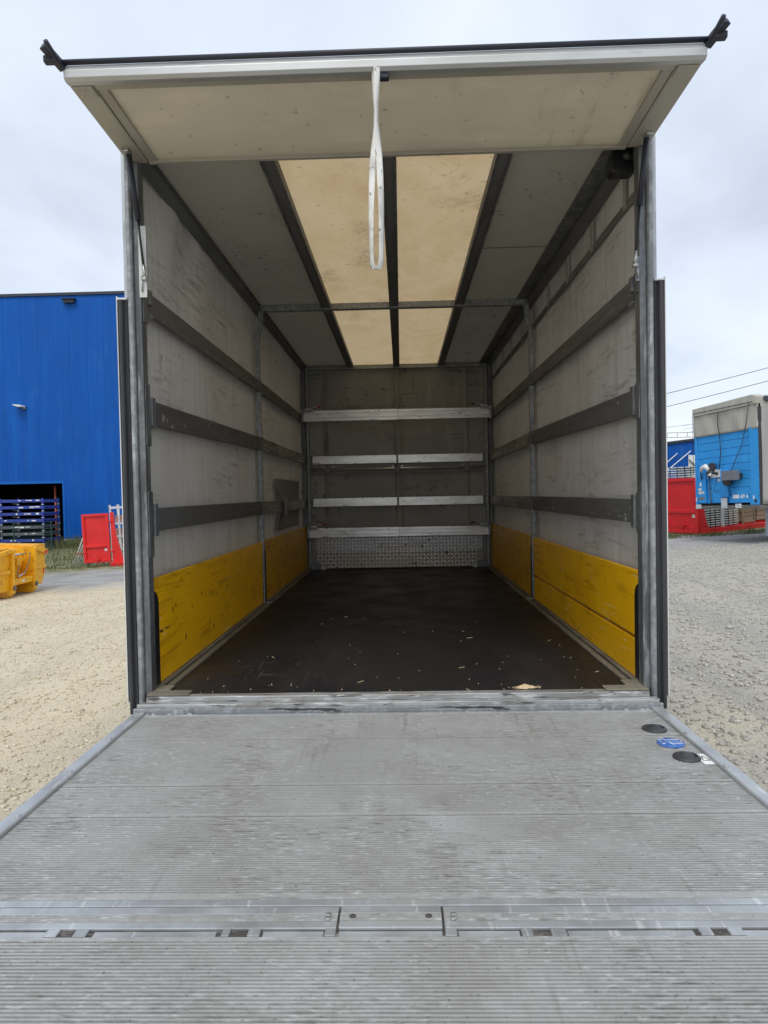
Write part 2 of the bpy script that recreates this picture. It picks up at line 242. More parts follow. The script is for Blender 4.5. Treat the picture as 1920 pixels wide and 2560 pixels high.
G['red2'] = mat('red2', (0.64, 0.014, 0.018), 0.4, layers=[dict(c=(0.50, 0.009, 0.012), s=(1.5, 1.5, 1.5), lo=0.42, hi=0.7, k=0.7, d=4), dict(c=(0.58, 0.03, 0.03), s=(6, 6, 3), lo=0.55, hi=0.72, k=0.5, d=5), dict(c=(0.12, 0.02, 0.02), s=10, lo=0.67, hi=0.76, k=0.6, d=4)])
G['skip'] = mat('skip', (0.84, 0.43, 0.012), 0.42, layers=[dict(c=(0.74, 0.34, 0.01), s=(1.5, 1.5, 2), lo=0.42, hi=0.7, k=0.7, d=5), dict(c=(0.32, 0.12, 0.02), s=(6, 6, 5), lo=0.56, hi=0.68, k=0.7, d=7), dict(c=(0.1, 0.085, 0.03), s=14, lo=0.61, hi=0.68, k=0.7, d=4)])
G['rack_blue'] = mat('rack_blue', (0.025, 0.055, 0.33), 0.5, layers=[dict(c=(0.06, 0.08, 0.26), s=(2, 2, 8), lo=0.45, hi=0.7, k=0.7), dict(c=(0.02, 0.03, 0.1), s=9, lo=0.62, hi=0.74, k=0.6)], rand=0.12)
G['rack_grey'] = mat('rack_grey', (0.10, 0.115, 0.13), 0.55, layers=[dict(c=(0.05, 0.055, 0.06), s=5, lo=0.45, hi=0.7, k=0.7)], rand=0.15)
G['sky_blue'] = mat('sky_blue', (0.022, 0.27, 0.66), 0.5, layers=[dict(c=(0.04, 0.33, 0.72), s=(0.6, 0.6, 0.6), lo=0.42, hi=0.7, k=0.7, d=4), dict(c=(0.02, 0.16, 0.5), s=(5, 5, 1), lo=0.58, hi=0.74, k=0.5, d=6)], rand=0.04)
G['tarp'] = mat('tarp', (0.42, 0.40, 0.35), 0.7, layers=[dict(c=(0.30, 0.285, 0.25), s=(3, 3, 0.6), lo=0.42, hi=0.7, k=0.7, d=6), dict(c=(0.52, 0.50, 0.45), s=(8, 8, 0.8), lo=0.55, hi=0.72, k=0.5, d=6)], bumps=[dict(s=(4, 4, 1), k=0.5, dd=0.03)])
G['tarp_side'] = mat('tarp_side', (0.36, 0.355, 0.335), 0.65, layers=[dict(c=(0.28, 0.275, 0.26), s=(2, 2, 0.5), lo=0.42, hi=0.7, k=0.7, d=6)], bumps=[dict(s=(3, 3, 1), k=0.5, dd=0.03)])
G['grey_box'] = mat('grey_box', (0.16, 0.165, 0.175), 0.5)
G['under'] = mat('under', (0.14, 0.135, 0.12), 0.6, 0.2, layers=[dict(c=(0.25, 0.23, 0.2), s=5, lo=0.5, hi=0.7, k=0.6)])
G['wood'] = mat('wood', (0.25, 0.195, 0.135), 0.8, layers=[dict(c=(0.2, 0.15, 0.1), s=(2, 8, 14), lo=0.45, hi=0.7, k=0.7)], rand=0.2)
G['wood_pink'] = mat('wood_pink', (0.40, 0.22, 0.16), 0.8, layers=[dict(c=(0.25, 0.13, 0.09), s=(2, 8, 14), lo=0.45, hi=0.7, k=0.7), dict(c=(0.5, 0.4, 0.32), s=(3, 3, 30), lo=0.55, hi=0.7, k=0.6)], rand=0.2)
G['galv_out'] = mat('galv_out', (0.66, 0.69, 0.70), 0.45, 0.25, layers=[dict(c=(0.3, 0.32, 0.33), s=(8, 8, 8), lo=0.45, hi=0.7, k=0.6)], rand=0.1)
G['green'] = mat('green', (0.012, 0.05, 0.035), 0.5)
G['cable'] = mat('cable', (0.03, 0.03, 0.032), 0.6)
G['orange_pole'] = mat('orange_pole', (0.40, 0.085, 0.04), 0.55)
G['hill'] = mat('hill', (0.03, 0.05, 0.07), 0.9, layers=[dict(c=(0.05, 0.075, 0.09), s=0.05, lo=0.4, hi=0.7, k=0.8)])
G['grass'] = mat('grass', (0.085, 0.12, 0.032), 0.75, layers=[dict(c=(0.22, 0.19, 0.085), s=1.2, lo=0.42, hi=0.62, k=0.9, d=4), dict(c=(0.04, 0.07, 0.02), s=3, lo=0.5, hi=0.7, k=0.7)], coord='World', trans=0.25)
G['stone_l'] = mat('stone_l', (0.50, 0.44, 0.31), 0.85, layers=[dict(c=(0.68, 0.63, 0.52), s=40, lo=0.5, hi=0.62, k=0.9, d=3), dict(c=(0.24, 0.21, 0.16), s=47, lo=0.56, hi=0.66, k=0.8, d=3)], coord='World')
G['stone_r'] = mat('stone_r', (0.33, 0.315, 0.28), 0.85, layers=[dict(c=(0.58, 0.56, 0.51), s=40, lo=0.5, hi=0.62, k=0.9, d=3), dict(c=(0.15, 0.145, 0.135), s=47, lo=0.55, hi=0.66, k=0.8, d=3)], coord='World')

# ------------------------------------------------------------------ mesh helpers
class MB:
    def __init__(s): s.v = []; s.f = []
    def add(s, vs, fs):
        n = len(s.v); s.v += [tuple(p) for p in vs]; s.f += [tuple(i + n for i in f) for f in fs]; return s
    def box(s, a, b):
        x0, y0, z0 = (min(a[i], b[i]) for i in range(3)); x1, y1, z1 = (max(a[i], b[i]) for i in range(3))
        return s.add([(x0, y0, z0), (x1, y0, z0), (x1, y1, z0), (x0, y1, z0), (x0, y0, z1), (x1, y0, z1), (x1, y1, z1), (x0, y1, z1)],
                     [(0, 3, 2, 1), (4, 5, 6, 7), (0, 1, 5, 4), (1, 2, 6, 5), (2, 3, 7, 6), (3, 0, 4, 7)])
    def prism(s, poly, ax, a, b):
        def P(u, v, w): return {'x': (w, u, v), 'y': (u, w, v), 'z': (u, v, w)}[ax]
        n = len(poly)
        return s.add([P(u, v, a) for u, v in poly] + [P(u, v, b) for u, v in poly],
                     [tuple(range(n - 1, -1, -1)), tuple(range(n, 2 * n))] + [(i, (i + 1) % n, n + (i + 1) % n, n + i) for i in range(n)])
    def tube(s, pts, r, n=8, caps=True):
        pts = [Vector(p) for p in pts]; vs = []; fs = []
        for i, p in enumerate(pts):
            d = (pts[min(i + 1, len(pts) - 1)] - pts[max(i - 1, 0)]).normalized()
            a = d.cross(Vector((0, 0, 1)));
            if a.length < 1e-3: a = d.cross(Vector((1, 0, 0)))
            a.normalize(); b = d.cross(a); rr = r[i] if isinstance(r, (list, tuple)) else r
            for k in range(n):
                t = 2 * math.pi * k / n; vs.append(p + (a * math.cos(t) + b * math.sin(t)) * rr)
        for i in range(len(pts) - 1):
            for k in range(n): fs.append((i * n + k, i * n + (k + 1) % n, (i + 1) * n + (k + 1) % n, (i + 1) * n + k))
        if caps: fs += [tuple(range(n - 1, -1, -1)), tuple(range((len(pts) - 1) * n, len(pts) * n))]
        return s.add(vs, fs)
    def beam(s, p, q, w, h, upv=(0, 0, 1)):
        p, q = Vector(p), Vector(q); d = (q - p).normalized(); a = d.cross(Vector(upv))
        if a.length < 1e-4: a = d.cross(Vector((0, 1, 0)))
        a.normalize(); b = a.cross(d); vs = []
        for c in (p, q):
            for sa, sb in ((-1, -1), (1, -1), (1, 1), (-1, 1)): vs.append(c + a * sa * w / 2 + b * sb * h / 2)
        return s.add(vs, [(3, 2, 1, 0), (4, 5, 6, 7)] + [(i, (i + 1) % 4, 4 + (i + 1) % 4, 4 + i) for i in range(4)])
    def lathe(s, prof, c, ax='z', n=24):
        vs = []; fs = []
        for r, h in prof:
            for k in range(n):
                t = 2 * math.pi * k / n; u, v = r * math.cos(t), r * math.sin(t)
                o = {'z': (u, v, h), 'y': (u, h, v), 'x': (h, u, v)}[ax]; vs.append((c[0] + o[0], c[1] + o[1], c[2] + o[2]))
        for i in range(len(prof) - 1):
            for k in range(n): fs.append((i * n + k, i * n + (k + 1) % n, (i + 1) * n + (k + 1) % n, (i + 1) * n + k))
        fs += [tuple(range(n)), tuple(range((len(prof) - 1) * n, len(prof) * n))]
        return s.add(vs, fs)
    def grid(s, fn, nu, nv):
        vs = [fn(i / nu, j / nv) for i in range(nu + 1) for j in range(nv + 1)]
        return s.add(vs, [(i * (nv + 1) + j, (i + 1) * (nv + 1) + j, (i + 1) * (nv + 1) + j + 1, i * (nv + 1) + j + 1) for i in range(nu) for j in range(nv)])
    def build(s, name, m, parent=None, bevel=0, smooth=False, seg=2, solid=0, norm=True, center=True):
        c = Vector((0, 0, 0))
        if center:
            A = np.array(s.v); c = Vector(((A.min(0) + A.max(0)) / 2).tolist())
        me = bpy.data.meshes.new(name); me.from_pydata([(p[0] - c.x, p[1] - c.y, p[2] - c.z) for p in s.v], [], s.f)
        if norm:
            b = bmesh.new(); b.from_mesh(me); bmesh.ops.recalc_face_normals(b, faces=b.faces); b.to_mesh(me); b.free()
        me.materials.append(G[m] if isinstance(m, str) else m)
        if smooth: me.polygons.foreach_set('use_smooth', [True] * len(me.polygons))
        o = bpy.data.objects.new(name, me); COL.objects.link(o)
        link(o, parent, c)
        if solid:
            k = o.modifiers.new('solid', 'SOLIDIFY'); k.thickness = solid; k.offset = 0
        if bevel:
            k = o.modifiers.new('bevel', 'BEVEL'); k.width = bevel; k.segments = seg; k.limit_method = 'ANGLE'; k.angle_limit = R(40)
        return o
ORG = {}
def link(o, parent, c):
    if parent is None: o.location = c; ORG[o.name] = Vector(c)
    else: o.parent = parent; o.location = c - ORG[parent.name]; ORG[o.name] = Vector(c)
def tag(o, label=None, cat=None, group=None, kind=None):
    for k, v in (('label', label), ('category', cat), ('group', group), ('kind', kind)):
        if v: o[k] = v
    return o
def thing(name, label, cat, loc=(0, 0, 0), rot=(0, 0, 0), group=None, absolute=False):
    o = bpy.data.objects.new(name, None); o.empty_display_size = 0.2; COL.objects.link(o); o.location = loc; o.rotation_euler = rot
    ORG[o.name] = Vector(loc) if absolute else Vector((0, 0, 0))
    return tag(o, label, cat, group)
def copy_tree(o, parent=None):
    c = o.copy(); COL.objects.link(c)
    if parent: c.parent = parent
    for ch in list(o.children): copy_tree(ch, c)
    return c
def box(name, a, b, m, parent, bevel=0, **k): return MB().box(a, b).build(name, m, parent, bevel, **k)
def text(name, body, size, m, parent, mtx, ext=0.0015, bold=0.0):
    cu = bpy.data.curves.new('t', 'FONT'); cu.body = body; cu.size = size; cu.extrude = ext; cu.offset = bold; cu.resolution_u = 2
    o = bpy.data.objects.new('t', cu); COL.objects.link(o)
    bpy.context.view_layer.update()
    me = bpy.data.meshes.new_from_object(o.evaluated_get(bpy.context.evaluated_depsgraph_get()))
    bpy.data.objects.remove(o); me.transform(mtx)
    q = MB(); q.v = [tuple(v.co) for v in me.vertices]; q.f = [tuple(p.vertices) for p in me.polygons]
    return q.build(name, m, parent, norm=False)

def gz(x, y): return -1.1 + 0.043 * max(-32, min(32, x))

# ------------------------------------------------------------------ ground
gm = bpy.data.materials.new('ground'); gm.use_nodes = True
t = gm.node_tree; N, L = t.nodes, t.links; B = N['Principled BSDF']; B.inputs['Roughness'].default_value = 0.92; B.inputs['Specular IOR Level'].default_value = 0.2
pos = N.new('ShaderNodeNewGeometry').outputs['Position']; sp = N.new('ShaderNodeSeparateXYZ'); L.new(pos, sp.inputs[0])
def nse(sc, det=6, ro=0.6, di=0.0):
    n = N.new('ShaderNodeTexNoise'); n.inputs['Scale'].default_value = sc; n.inputs['Detail'].default_value = det; n.inputs['Roughness'].default_value = ro; n.inputs['Distortion'].default_value = di
    L.new(pos, n.inputs['Vector']); return n.outputs['Fac']
def mr(f, a, b, c=0.0, d=1.0):
    n = N.new('ShaderNodeMapRange'); n.inputs[1].default_value = a; n.inputs[2].default_value = b; n.inputs[3].default_value = c; n.inputs[4].default_value = d; L.new(f, n.inputs[0]); return n.outputs[0]
def mth(op, a, b):
    n = N.new('ShaderNodeMath'); n.operation = op
    for i, q in enumerate((a, b)):
        if isinstance(q, (int, float)): n.inputs[i].default_value = q
        else: L.new(q, n.inputs[i])
    return n.outputs[0]
def mixc(f, a, b):
    n = N.new('ShaderNodeMixRGB')
    if isinstance(f, (int, float)): n.inputs[0].default_value = f
    else: L.new(f, n.inputs[0])
    for i, q in ((1, a), (2, b)):
        if isinstance(q, tuple): n.inputs[i].default_value = (*q, 1)
        else: L.new(q, n.inputs[i])
    return n.outputs[0]
sand = mixc(mr(nse(0.9), 0.4, 0.7), (0.59, 0.52, 0.375), (0.51, 0.445, 0.32))
sand = mixc(mr(nse(22, 4), 0.55, 0.7, 0, 0.8), sand, (0.64, 0.58, 0.45))
sand = mixc(mr(nse(34, 4), 0.6, 0.72, 0, 0.8), sand, (0.27, 0.235, 0.17))
grey = mixc(mr(nse(0.7), 0.4, 0.7), (0.41, 0.385, 0.32), (0.335, 0.325, 0.30))
grey = mixc(mr(nse(20, 4), 0.55, 0.7, 0, 0.8), grey, (0.52, 0.50, 0.45))
grey = mixc(mr(nse(30, 4), 0.57, 0.7, 0, 0.8), grey, (0.16, 0.155, 0.14))
side = mr(mth('ADD', sp.outputs[0], mr(nse(0.4), 0.3, 0.7, -2, 2)), -2.0, 2.0)
gc = mixc(side, sand, grey)
mpt = N.new('ShaderNodeMapping'); mpt.inputs['Scale'].default_value = (1.3, 0.10, 1); mpt.inputs['Rotation'].default_value = (0, 0, 0.35); L.new(pos, mpt.inputs[0])
ntk = N.new('ShaderNodeTexNoise'); ntk.inputs['Scale'].default_value = 1; ntk.inputs['Detail'].default_value = 5; L.new(mpt.outputs[0], ntk.inputs['Vector'])
gc = mixc(mr(ntk.outputs['Fac'], 0.52, 0.66, 0, 0.55), gc, mixc(side, (0.44, 0.40, 0.32), (0.28, 0.27, 0.25)))
gc = mixc(mr(nse(90, 3), 0.6, 0.7, 0, 0.7), gc, (0.2, 0.18, 0.15))
gc = mixc(mr(nse(70, 3), 0.6, 0.7, 0, 0.7), gc, (0.68, 0.65, 0.58))
# band of grey hard-core road further off
yy = mth('ADD', sp.outputs[1], mr(nse(0.35, 5), 0.3, 0.7, -1.2, 1.2))
far = mth('MULTIPLY', mr(yy, 14.8, 16.6), 1.0)
road = mixc(mr(nse(1.1), 0.4, 0.65), (0.33, 0.325, 0.32), (0.235, 0.235, 0.235))
road = mixc(mr(nse(16, 4), 0.55, 0.7, 0, 0.7), road, (0.45, 0.44, 0.42))
gc = mixc(far, gc, road)
gr = mth('MULTIPLY', mr(yy, 20.3, 21.6), mr(nse(1.6, 5), 0.34, 0.5, 0.35, 1.0))
gc = mixc(gr, gc, mixc(mr(nse(2.5), 0.4, 0.65), (0.11, 0.13, 0.045), (0.30, 0.265, 0.16)))
L.new(gc, B.inputs['Base Color'])
bp = N.new('ShaderNodeBump'); bp.inputs['Strength'].default_value = 0.7; bp.inputs['Distance'].default_value = 0.018
vo = N.new('ShaderNodeTexVoronoi'); vo.inputs['Scale'].default_value = 38; L.new(pos, vo.inputs['Vector'])
hh = mth('ADD', mth('MULTIPLY', vo.outputs['Distance'], -0.8), mth('MULTIPLY', nse(14, 6), 1.6)); L.new(hh, bp.inputs['Height'])
bp2 = N.new('ShaderNodeBump'); bp2.inputs['Strength'].default_value = 0.4; bp2.inputs['Distance'].default_value = 0.07; L.new(nse(1.8, 5), bp2.inputs['Height']); L.new(bp.outputs[0], bp2.inputs['Normal']); L.new(bp2.outputs[0], B.inputs['Normal'])
xs = [-600, -200, -80, -40, -32] + list(range(-28, 32, 4)) + [32, 40, 80, 200, 600]; ys = [-200, -60, -20] + list(range(-12, 60, 4)) + [80, 160, 600]
g = MB(); g.v = [(x, y, gz(x, y)) for x in xs for y in ys]; ny = len(ys)
g.f = [(i * ny + j, (i + 1) * ny + j, (i + 1) * ny + j + 1, i * ny + j + 1) for i in range(len(xs) - 1) for j in range(ny - 1)]
o = g.build('ground', gm, None, norm=False, center=False); tag(o, 'pale gravel yard sloping down to the left', None, kind='structure')

# loose stones as real geometry
ico = bmesh.new(); bmesh.ops.create_icosphere(ico, subdivisions=1, radius=1.0); ico.verts.ensure_lookup_table()
IV = np.array([v.co[:] for v in ico.verts]); IF = np.array([[v.index for v in f.verts] for f in ico.faces]); ico.free()
def scatter(name, m, P, size, label, cat, squash=0.6):
    n = len(P); V = IV[None] * size[:, None, None] * rng.uniform(0.6, 1.35, (n, 1, 3)) * np.array([1, 1, squash])
    V = V * rng.uniform(0.75, 1.2, (n, len(IV), 1)); a = rng.uniform(0, 6.28, n); ca, sa = np.cos(a)[:, None], np.sin(a)[:, None]
    X = V[..., 0] * ca - V[..., 1] * sa; Y = V[..., 0] * sa + V[..., 1] * ca; V = np.stack([X, Y, V[..., 2]], -1) + P[:, None, :]
    F = (IF[None] + (np.arange(n) * len(IV))[:, None, None]).reshape(-1, 3)
    me = bpy.data.meshes.new(name); me.vertices.add(n * len(IV)); me.vertices.foreach_set('co', V.reshape(-1)); me.loops.add(F.size); me.loops.foreach_set('vertex_index', F.reshape(-1).astype(np.int32))
    me.polygons.add(len(F)); me.polygons.foreach_set('loop_start', np.arange(0, F.size, 3, dtype=np.int32)); me.polygons.foreach_set('loop_total', np.full(len(F), 3, np.int32)); me.update(calc_edges=True)
    me.materials.append(G[m]); o = bpy.data.objects.new(name, me); COL.objects.link(o); ORG[o.name] = Vector((0, 0, 0)); return tag(o, label, cat, kind='stuff')
def stones(n, xr, yr, smin, smax, fn):
    x = rng.uniform(*xr, n); d = rng.uniform(0, 1, n) ** 1.5; y = yr[0] + (yr[1] - yr[0]) * d; k = fn(x, y); x, y = x[k], y[k]
    s = smin + (smax - smin) * rng.uniform(0, 1, len(x)) ** 3.5
    return np.stack([x, y, -1.1 + 0.043 * x + s * 0.15], -1), s
P, s_ = stones(42000, (-10, -1.7), (-0.5, 15), 0.005, 0.028, lambda x, y: x > -2.6 - 0.62 * (y + 1)); scatter('gravel', 'stone_l', P, s_, 'loose sandy gravel left of the truck', 'gravel')
P, s_ = stones(42000, (1.7, 10.5), (-0.5, 17), 0.006, 0.036, lambda x, y: x < 2.6 + 0.60 * (y + 1)); scatter('gravel', 'stone_r', P, s_, 'loose grey gravel right of the truck', 'gravel')

P, s_ = stones(900, (-10, -1.8), (-0.3, 15), 0.022, 0.06, lambda x, y: x > -2.6 - 0.62 * (y + 1)); scatter('pebbles', 'stone_l', P, s_, 'larger pale pebbles lying left of the truck', 'pebbles')
P, s_ = stones(1400, (1.8, 10.5), (-0.3, 17), 0.022, 0.065, lambda x, y: x < 2.6 + 0.60 * (y + 1)); scatter('pebbles', 'stone_r', P, s_, 'larger grey pebbles lying right of the truck', 'pebbles')
def blades(name, rects, label):
    V = []; F = []
    for (x0, x1, y0, y1, n, h) in rects:
        x = rng.uniform(x0, x1, n); y = rng.uniform(y0, y1, n); hh = h * rng.uniform(0.3, 1.2, n); a = rng.uniform(0, 6.28, n)
        cl = np.sin(x * 3.1 + y * 1.7) * np.sin(x * 1.3 - y * 2.9); k = cl > rng.uniform(-1, 0.7, n); x, y, hh, a = x[k], y[k], hh[k], a[k]
        for i in range(len(x)):
            z = gz(x[i], y[i]) - 0.01; w = 0.012; c, s = math.cos(a[i]), math.sin(a[i]); b = len(V); l = rng.uniform(0.05, 0.6) * hh[i]
            V += [(x[i] - c * w, y[i] - s * w, z), (x[i] + c * w, y[i] + s * w, z), (x[i] - s * l * 0.5 + c * w * .6, y[i] + c * l * 0.5, z + hh[i] * 0.6), (x[i] - s * l, y[i] + c * l, z + hh[i])]
            F += [(b, b + 1, b + 2), (b, b + 2, b + 3)]
    q = MB(); q.v = V; q.f = F; return tag(q.build(name, 'grass', None, norm=False, center=False), label, 'grass', kind='stuff')
blades('grass', [(-20, -10, 22.2, 24.5, 3500, 0.16), (-24, -13, 24.5, 41, 9000, 0.3), (-22.6, -17, 38, 42.6, 3000, 0.7)], 'rough grass strip before the blue hall')
blades('grass', [(8.5, 16, 19.8, 21.0, 4500, 0.10), (8.5, 17, 21.0, 24, 2500, 0.14)], 'thin grass along the red platform on the right')
blades('grass', [(-8.9, -7.0, 8.7, 9.4, 260, 0.05)], 'small weed tuft in the sandy gravel')

# ------------------------------------------------------------------ TRUCK
T = thing('truck_body', 'open box truck seen from behind with lowered tail lift and grey tarpaulin sides', 'truck', (0, 2.8, -1.1), absolute=True)
YB = 5.60; YM = 2.71; H = 2.635
box('floor', (-1.125, -0.075, -0.03), (1.125, YB - 0.04, 0.0), 'floor', T)
for s in (-1, 1):
    box('floor_rail', (s * 1.118, 0.03, -0.03), (s * 1.15, YB - 0.05, 0.010), 'grime_rail', T, 0.003)
    box('floor_rail', (s * 1.165, 0.03, -0.03), (s * 1.235, YB - 0.05, 0.014), 'grime_rail', T, 0.003)
    box('floor_rail', (s * 1.15, 0.03, -0.03), (s * 1.165, YB - 0.05, -0.004), 'groove', T)
    # side sill outside and skirt
    box('side_sill', (s * 1.235, 0.0, -0.16), (s * 1.285, YB, 0.02), 'galv', T, 0.004)
# curtains: tarpaulin sheets with folds
def curtain(s):
    def f(u, v):
        y = 0.0 + u * (YB + 0.03); z = -0.02 + v * (H + 0.06)
        w = 0.006 * math.sin(y * 3.1 + z * 1.3) + 0.004 * math.sin(y * 7.3 - z * 2.2 + s)
        if s < 0:
            k = math.exp(-((y - 0.9) / 0.9) ** 2) * max(0, min(1, (z - 1.7) / 0.6)); w += k * 0.022 * math.sin((y * 0.9 + (2.6 - z) * 0.55) * 9.0)
        return (s * (1.243 + w), y, z)
    return MB().grid(f, 120, 56).build('side_curtain', 'curtain', T, smooth=True, norm=False)
curtain(-1); curtain(1)
# outer tarpaulin straps on the right curtain, seen inside
box('strap_band', (1.222, 0.03, 2.372), (1.226, YB - 0.1, 2.418), 'strapdark', T)
for k, y in enumerate((0.245, 0.86, 1.47, 2.09, 2.66, 3.3, 3.9, 4.5, 5.1)): box('strap_tab', (1.217, y, 2.38), (1.2205, y + 0.045, 2.56), 'straplight', T)
# slats
SL = [((0.782, 0.898), (0.79, 0.905)), ((1.305, 1.428), (1.355, 1.468)), ((1.852, 1.960), (1.865, 1.965))]
for s in (-1, 1):
    for (a, b) in SL:
        for k, (y0, y1) in enumerate(((0.035, YM - 0.022), (YM + 0.022, YB - 0.06))):
            t0, t1 = ((0, 1) if k == 0 else (1, 1)); za = (a if t0 == 0 else b); zb = b
            q = MB(); xi, xo = s * 1.178, s * 1.204
            q.add([(xi, y0, za[0]), (xo, y0, za[0]), (xo, y0, za[1]), (xi, y0, za[1]), (xi, y1, zb[0]), (xo, y1, zb[0]), (xo, y1, zb[1]), (xi, y1, zb[1])],
                  [(3, 2, 1, 0), (4, 5, 6, 7), (0, 1, 5, 4), (1, 2, 6, 5), (2, 3, 7, 6), (3, 0, 4, 7)])
            q.build('slat', 'slat' if k == 0 or a[0] > 1.8 else 'slat_worn', T, 0.004)
            box('slat_pocket', (s * 1.172, y0 - 0.006, za[0] - 0.012), (s * 1.208, y0 + 0.05, za[0] - 0.001), 'galv', T)
# yellow kick boards with notches round the posts
def board(name, m, s, y0, y1, z0, z1, n0, n1, nt=0.47, parent=None):
    p = [(y0 + (n0 if z0 < nt else 0), z0), (y1 - (n1 if z0 < nt else 0), z0)]
    if n1 and z0 < nt:
        if z1 > nt: p += [(y1 - n1, nt - 0.04), (y1 - n1 * 0.7, nt), (y1, nt + 0.02), (y1, z1)]
        else: p += [(y1 - n1, z1)]
    else: p += [(y1, z1)]
    if n0 and z0 < nt:
        if z1 > nt: p += [(y0, z1), (y0, nt + 0.03), (y0 + n0 * 0.75, nt), (y0 + n0, nt - 0.05)]
        else: p += [(y0 + n0, z1)]
    else: p += [(y0, z1)]
    return MB().prism(p, 'x', s * 1.188, s * 1.212).build(name, m, T, 0.0025)
bL = board('kick_board', 'yellow', -1, 0.004, YM - 0.005, 0.016, 0.547, 0.085, 0.03); tag(bL, 'bright yellow front board on the left wall')
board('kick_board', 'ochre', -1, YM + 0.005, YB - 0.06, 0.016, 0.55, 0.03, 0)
tag(board('kick_board', 'yellow', 1, 0.004, YM - 0.005, 0.222, 0.547, 0.085, 0.03), 'upper yellow front board on the right wall')
tag(board('kick_board', 'yellow', 1, 0.004, YM - 0.005, 0.016, 0.205, 0.085, 0.03), 'narrow lower yellow board on the right wall')
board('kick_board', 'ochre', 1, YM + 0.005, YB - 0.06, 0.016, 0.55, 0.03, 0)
def knots(s, n, y0, y1, zs, parent_m='knot'):
    q = MB()
    for _ in range(n):
        y = random.uniform(y0, y1); z = random.uniform(*zs); a = random.uniform(0.004, 0.011); b = a * random.uniform(1.0, 2.2); v = []
        for k in range(10): t = k * 0.628; rr = random.uniform(0.75, 1.15); v.append((y + math.cos(t) * a * rr, z + math.sin(t) * b * rr))
        q.prism(v, 'x', s * 1.186, s * 1.1878)
    return q
knots(-1, 14, 0.2, 2.6, (0.06, 0.5)).build('knot', 'knot', bL)['kind'] = 'stuff'
mt = Matrix.Translation((-1.1862, 0.092, 0.267)) @ Matrix(((0, 0, 1, 0), (1, 0, 0, 0), (0, 1, 0, 0), (0, 0, 0, 1)))
text('stamp', 'IDEAL', 0.017, 'print', bL, mt, 0.0006, 0.0006)
mt = Matrix.Translation((-1.1862, 0.165, 0.269)) @ Matrix(((0, 0, 1, 0), (1, 0, 0, 0), (0, 1, 0, 0), (0, 0, 0, 1)))
text('stamp', 'LOUMOOC', 0.014, 'print_faint', bL, mt, 0.0005)
# middle posts: galvanised, bent inwards under the roof
for s in (-1, 1):
    q = MB(); path = [(1.196, 0.0), (1.196, 2.34), (1.160, 2.48), (1.158, 2.572)]
    for (x0, z0), (x1, z1) in zip(path[:-1], path[1:]): q.beam((s * x0, YM, z0), (s * x1, YM, z1), 0.04, 0.045, (0, 1, 0))
    po = q.build('middle_post', 'galv', T, 0.004)
    MB().prism([(YM - 0.05, 0.012), (YM + 0.05, 0.012), (YM + 0.05, 0.46), (YM + 0.03, 0.485), (YM - 0.03, 0.485), (YM - 0.05, 0.46)], 'x', s * 1.213, s * 1.222).build('slot_shade_back', 'black', T)  # black sheet paints the shade of the open gap behind the notches
    MB().prism([(YM - 0.021, 0.012), (YM + 0.021, 0.012), (YM + 0.021, 0.46), (YM + 0.01, 0.478), (YM - 0.01, 0.478), (YM - 0.021, 0.46)], 'x', s * 1.168, s * 1.174).build('post_cover', 'rubber', T, 0.002)
    for d in (-1, 1): MB().prism([(YM + d * 0.0235, 0.014), (YM + d * 0.0348, 0.014), (YM + d * 0.0348, 0.43), (YM + d * 0.03, 0.455), (YM + d * 0.0235, 0.465)], 'x', s * 1.187, s * 1.2125).build('slot_shade_edge', 'black', T)  # notch edges coloured black as the slot's shade, no real seal
    box('post_foot', (s * 1.12, YM - 0.035, 0.0), (s * 1.175, YM + 0.035, 0.016), 'galv', T, 0.003)
    MB().lathe([(0.014, 0), (0.014, 0.03)], (s * 1.14, YM - 0.02, 2.555), 'z', 10).build('bolt', 'steel', T)
    for (a, b) in SL: box('slat_clip', (s * 1.172, YM - 0.026, b[0] - 0.006), (s * 1.1765, YM + 0.026, b[1] + 0.006), 'frame_dark', T, 0.002)
    # back corner posts
    box('back_post', (s * 1.13, YB - 0.085, 0.0), (s * 1.165, YB - 0.03, 2.6), 'galv', T, 0.004)
    box('back_post', (s * 1.175, YB - 0.055, 0.0), (s * 1.225, YB - 0.028, 2.6), 'frame_dark', T, 0.004)
    for z in (0.72, 1.28, 1.8): box('slat_pocket', (s * 1.128, YB - 0.10, z), (s * 1.16, YB - 0.088, z + 0.28), 'galv', T, 0.002)
# roof
for s in (-1, 1):
    q = MB(); q.prism([(s * 1.168, 2.585), (s * 1.225, 2.575), (s * 1.245, 2.60), (s * 1.245, 2.70), (s * 1.20, 2.70), (s * 1.168, 2.645)], 'y', -0.02, YB + 0.04); q.build('roof_rail', 'frame_dark', T, 0.003)
    box('roof_rail_lip', (s * (1.075 if s > 0 else 1.155), 0.0, 2.618), (s * 1.168, YB - 0.02, 2.629), 'galv_dark' if s > 0 else 'frame_dark', T, 0.002)
RX = (-0.582, 0.010, 0.580)
for x in RX:
    q = MB(); q.prism([(x - 0.038, 2.588), (x + 0.038, 2.588), (x + 0.042, 2.63), (x - 0.042, 2.63)], 'y', -0.02, YB - 0.02); rb = q.build('roof_rib', 'frame_dark', T, 0.004)
    for d in (-1, 1): box('rib_lip', (x + d * 0.026, 0.0, 2.5865 - 0.006), (x + d * 0.039, YB - 0.05, 2.5865), 'galv_dark', rb, 0.001)
box('roof_beam', (-1.185, YM + 0.0, 2.574), (1.185, YM + 0.06, 2.627), 'galv', T, 0.004)
box('roof_beam', (-1.13, YB - 0.075, 2.565), (1.13, YB - 0.02, 2.60), 'galv', T, 0.004)
box('roof_header', (-1.24, -0.06, 2.58), (1.24, 0.0, 2.70), 'galv', T, 0.004)
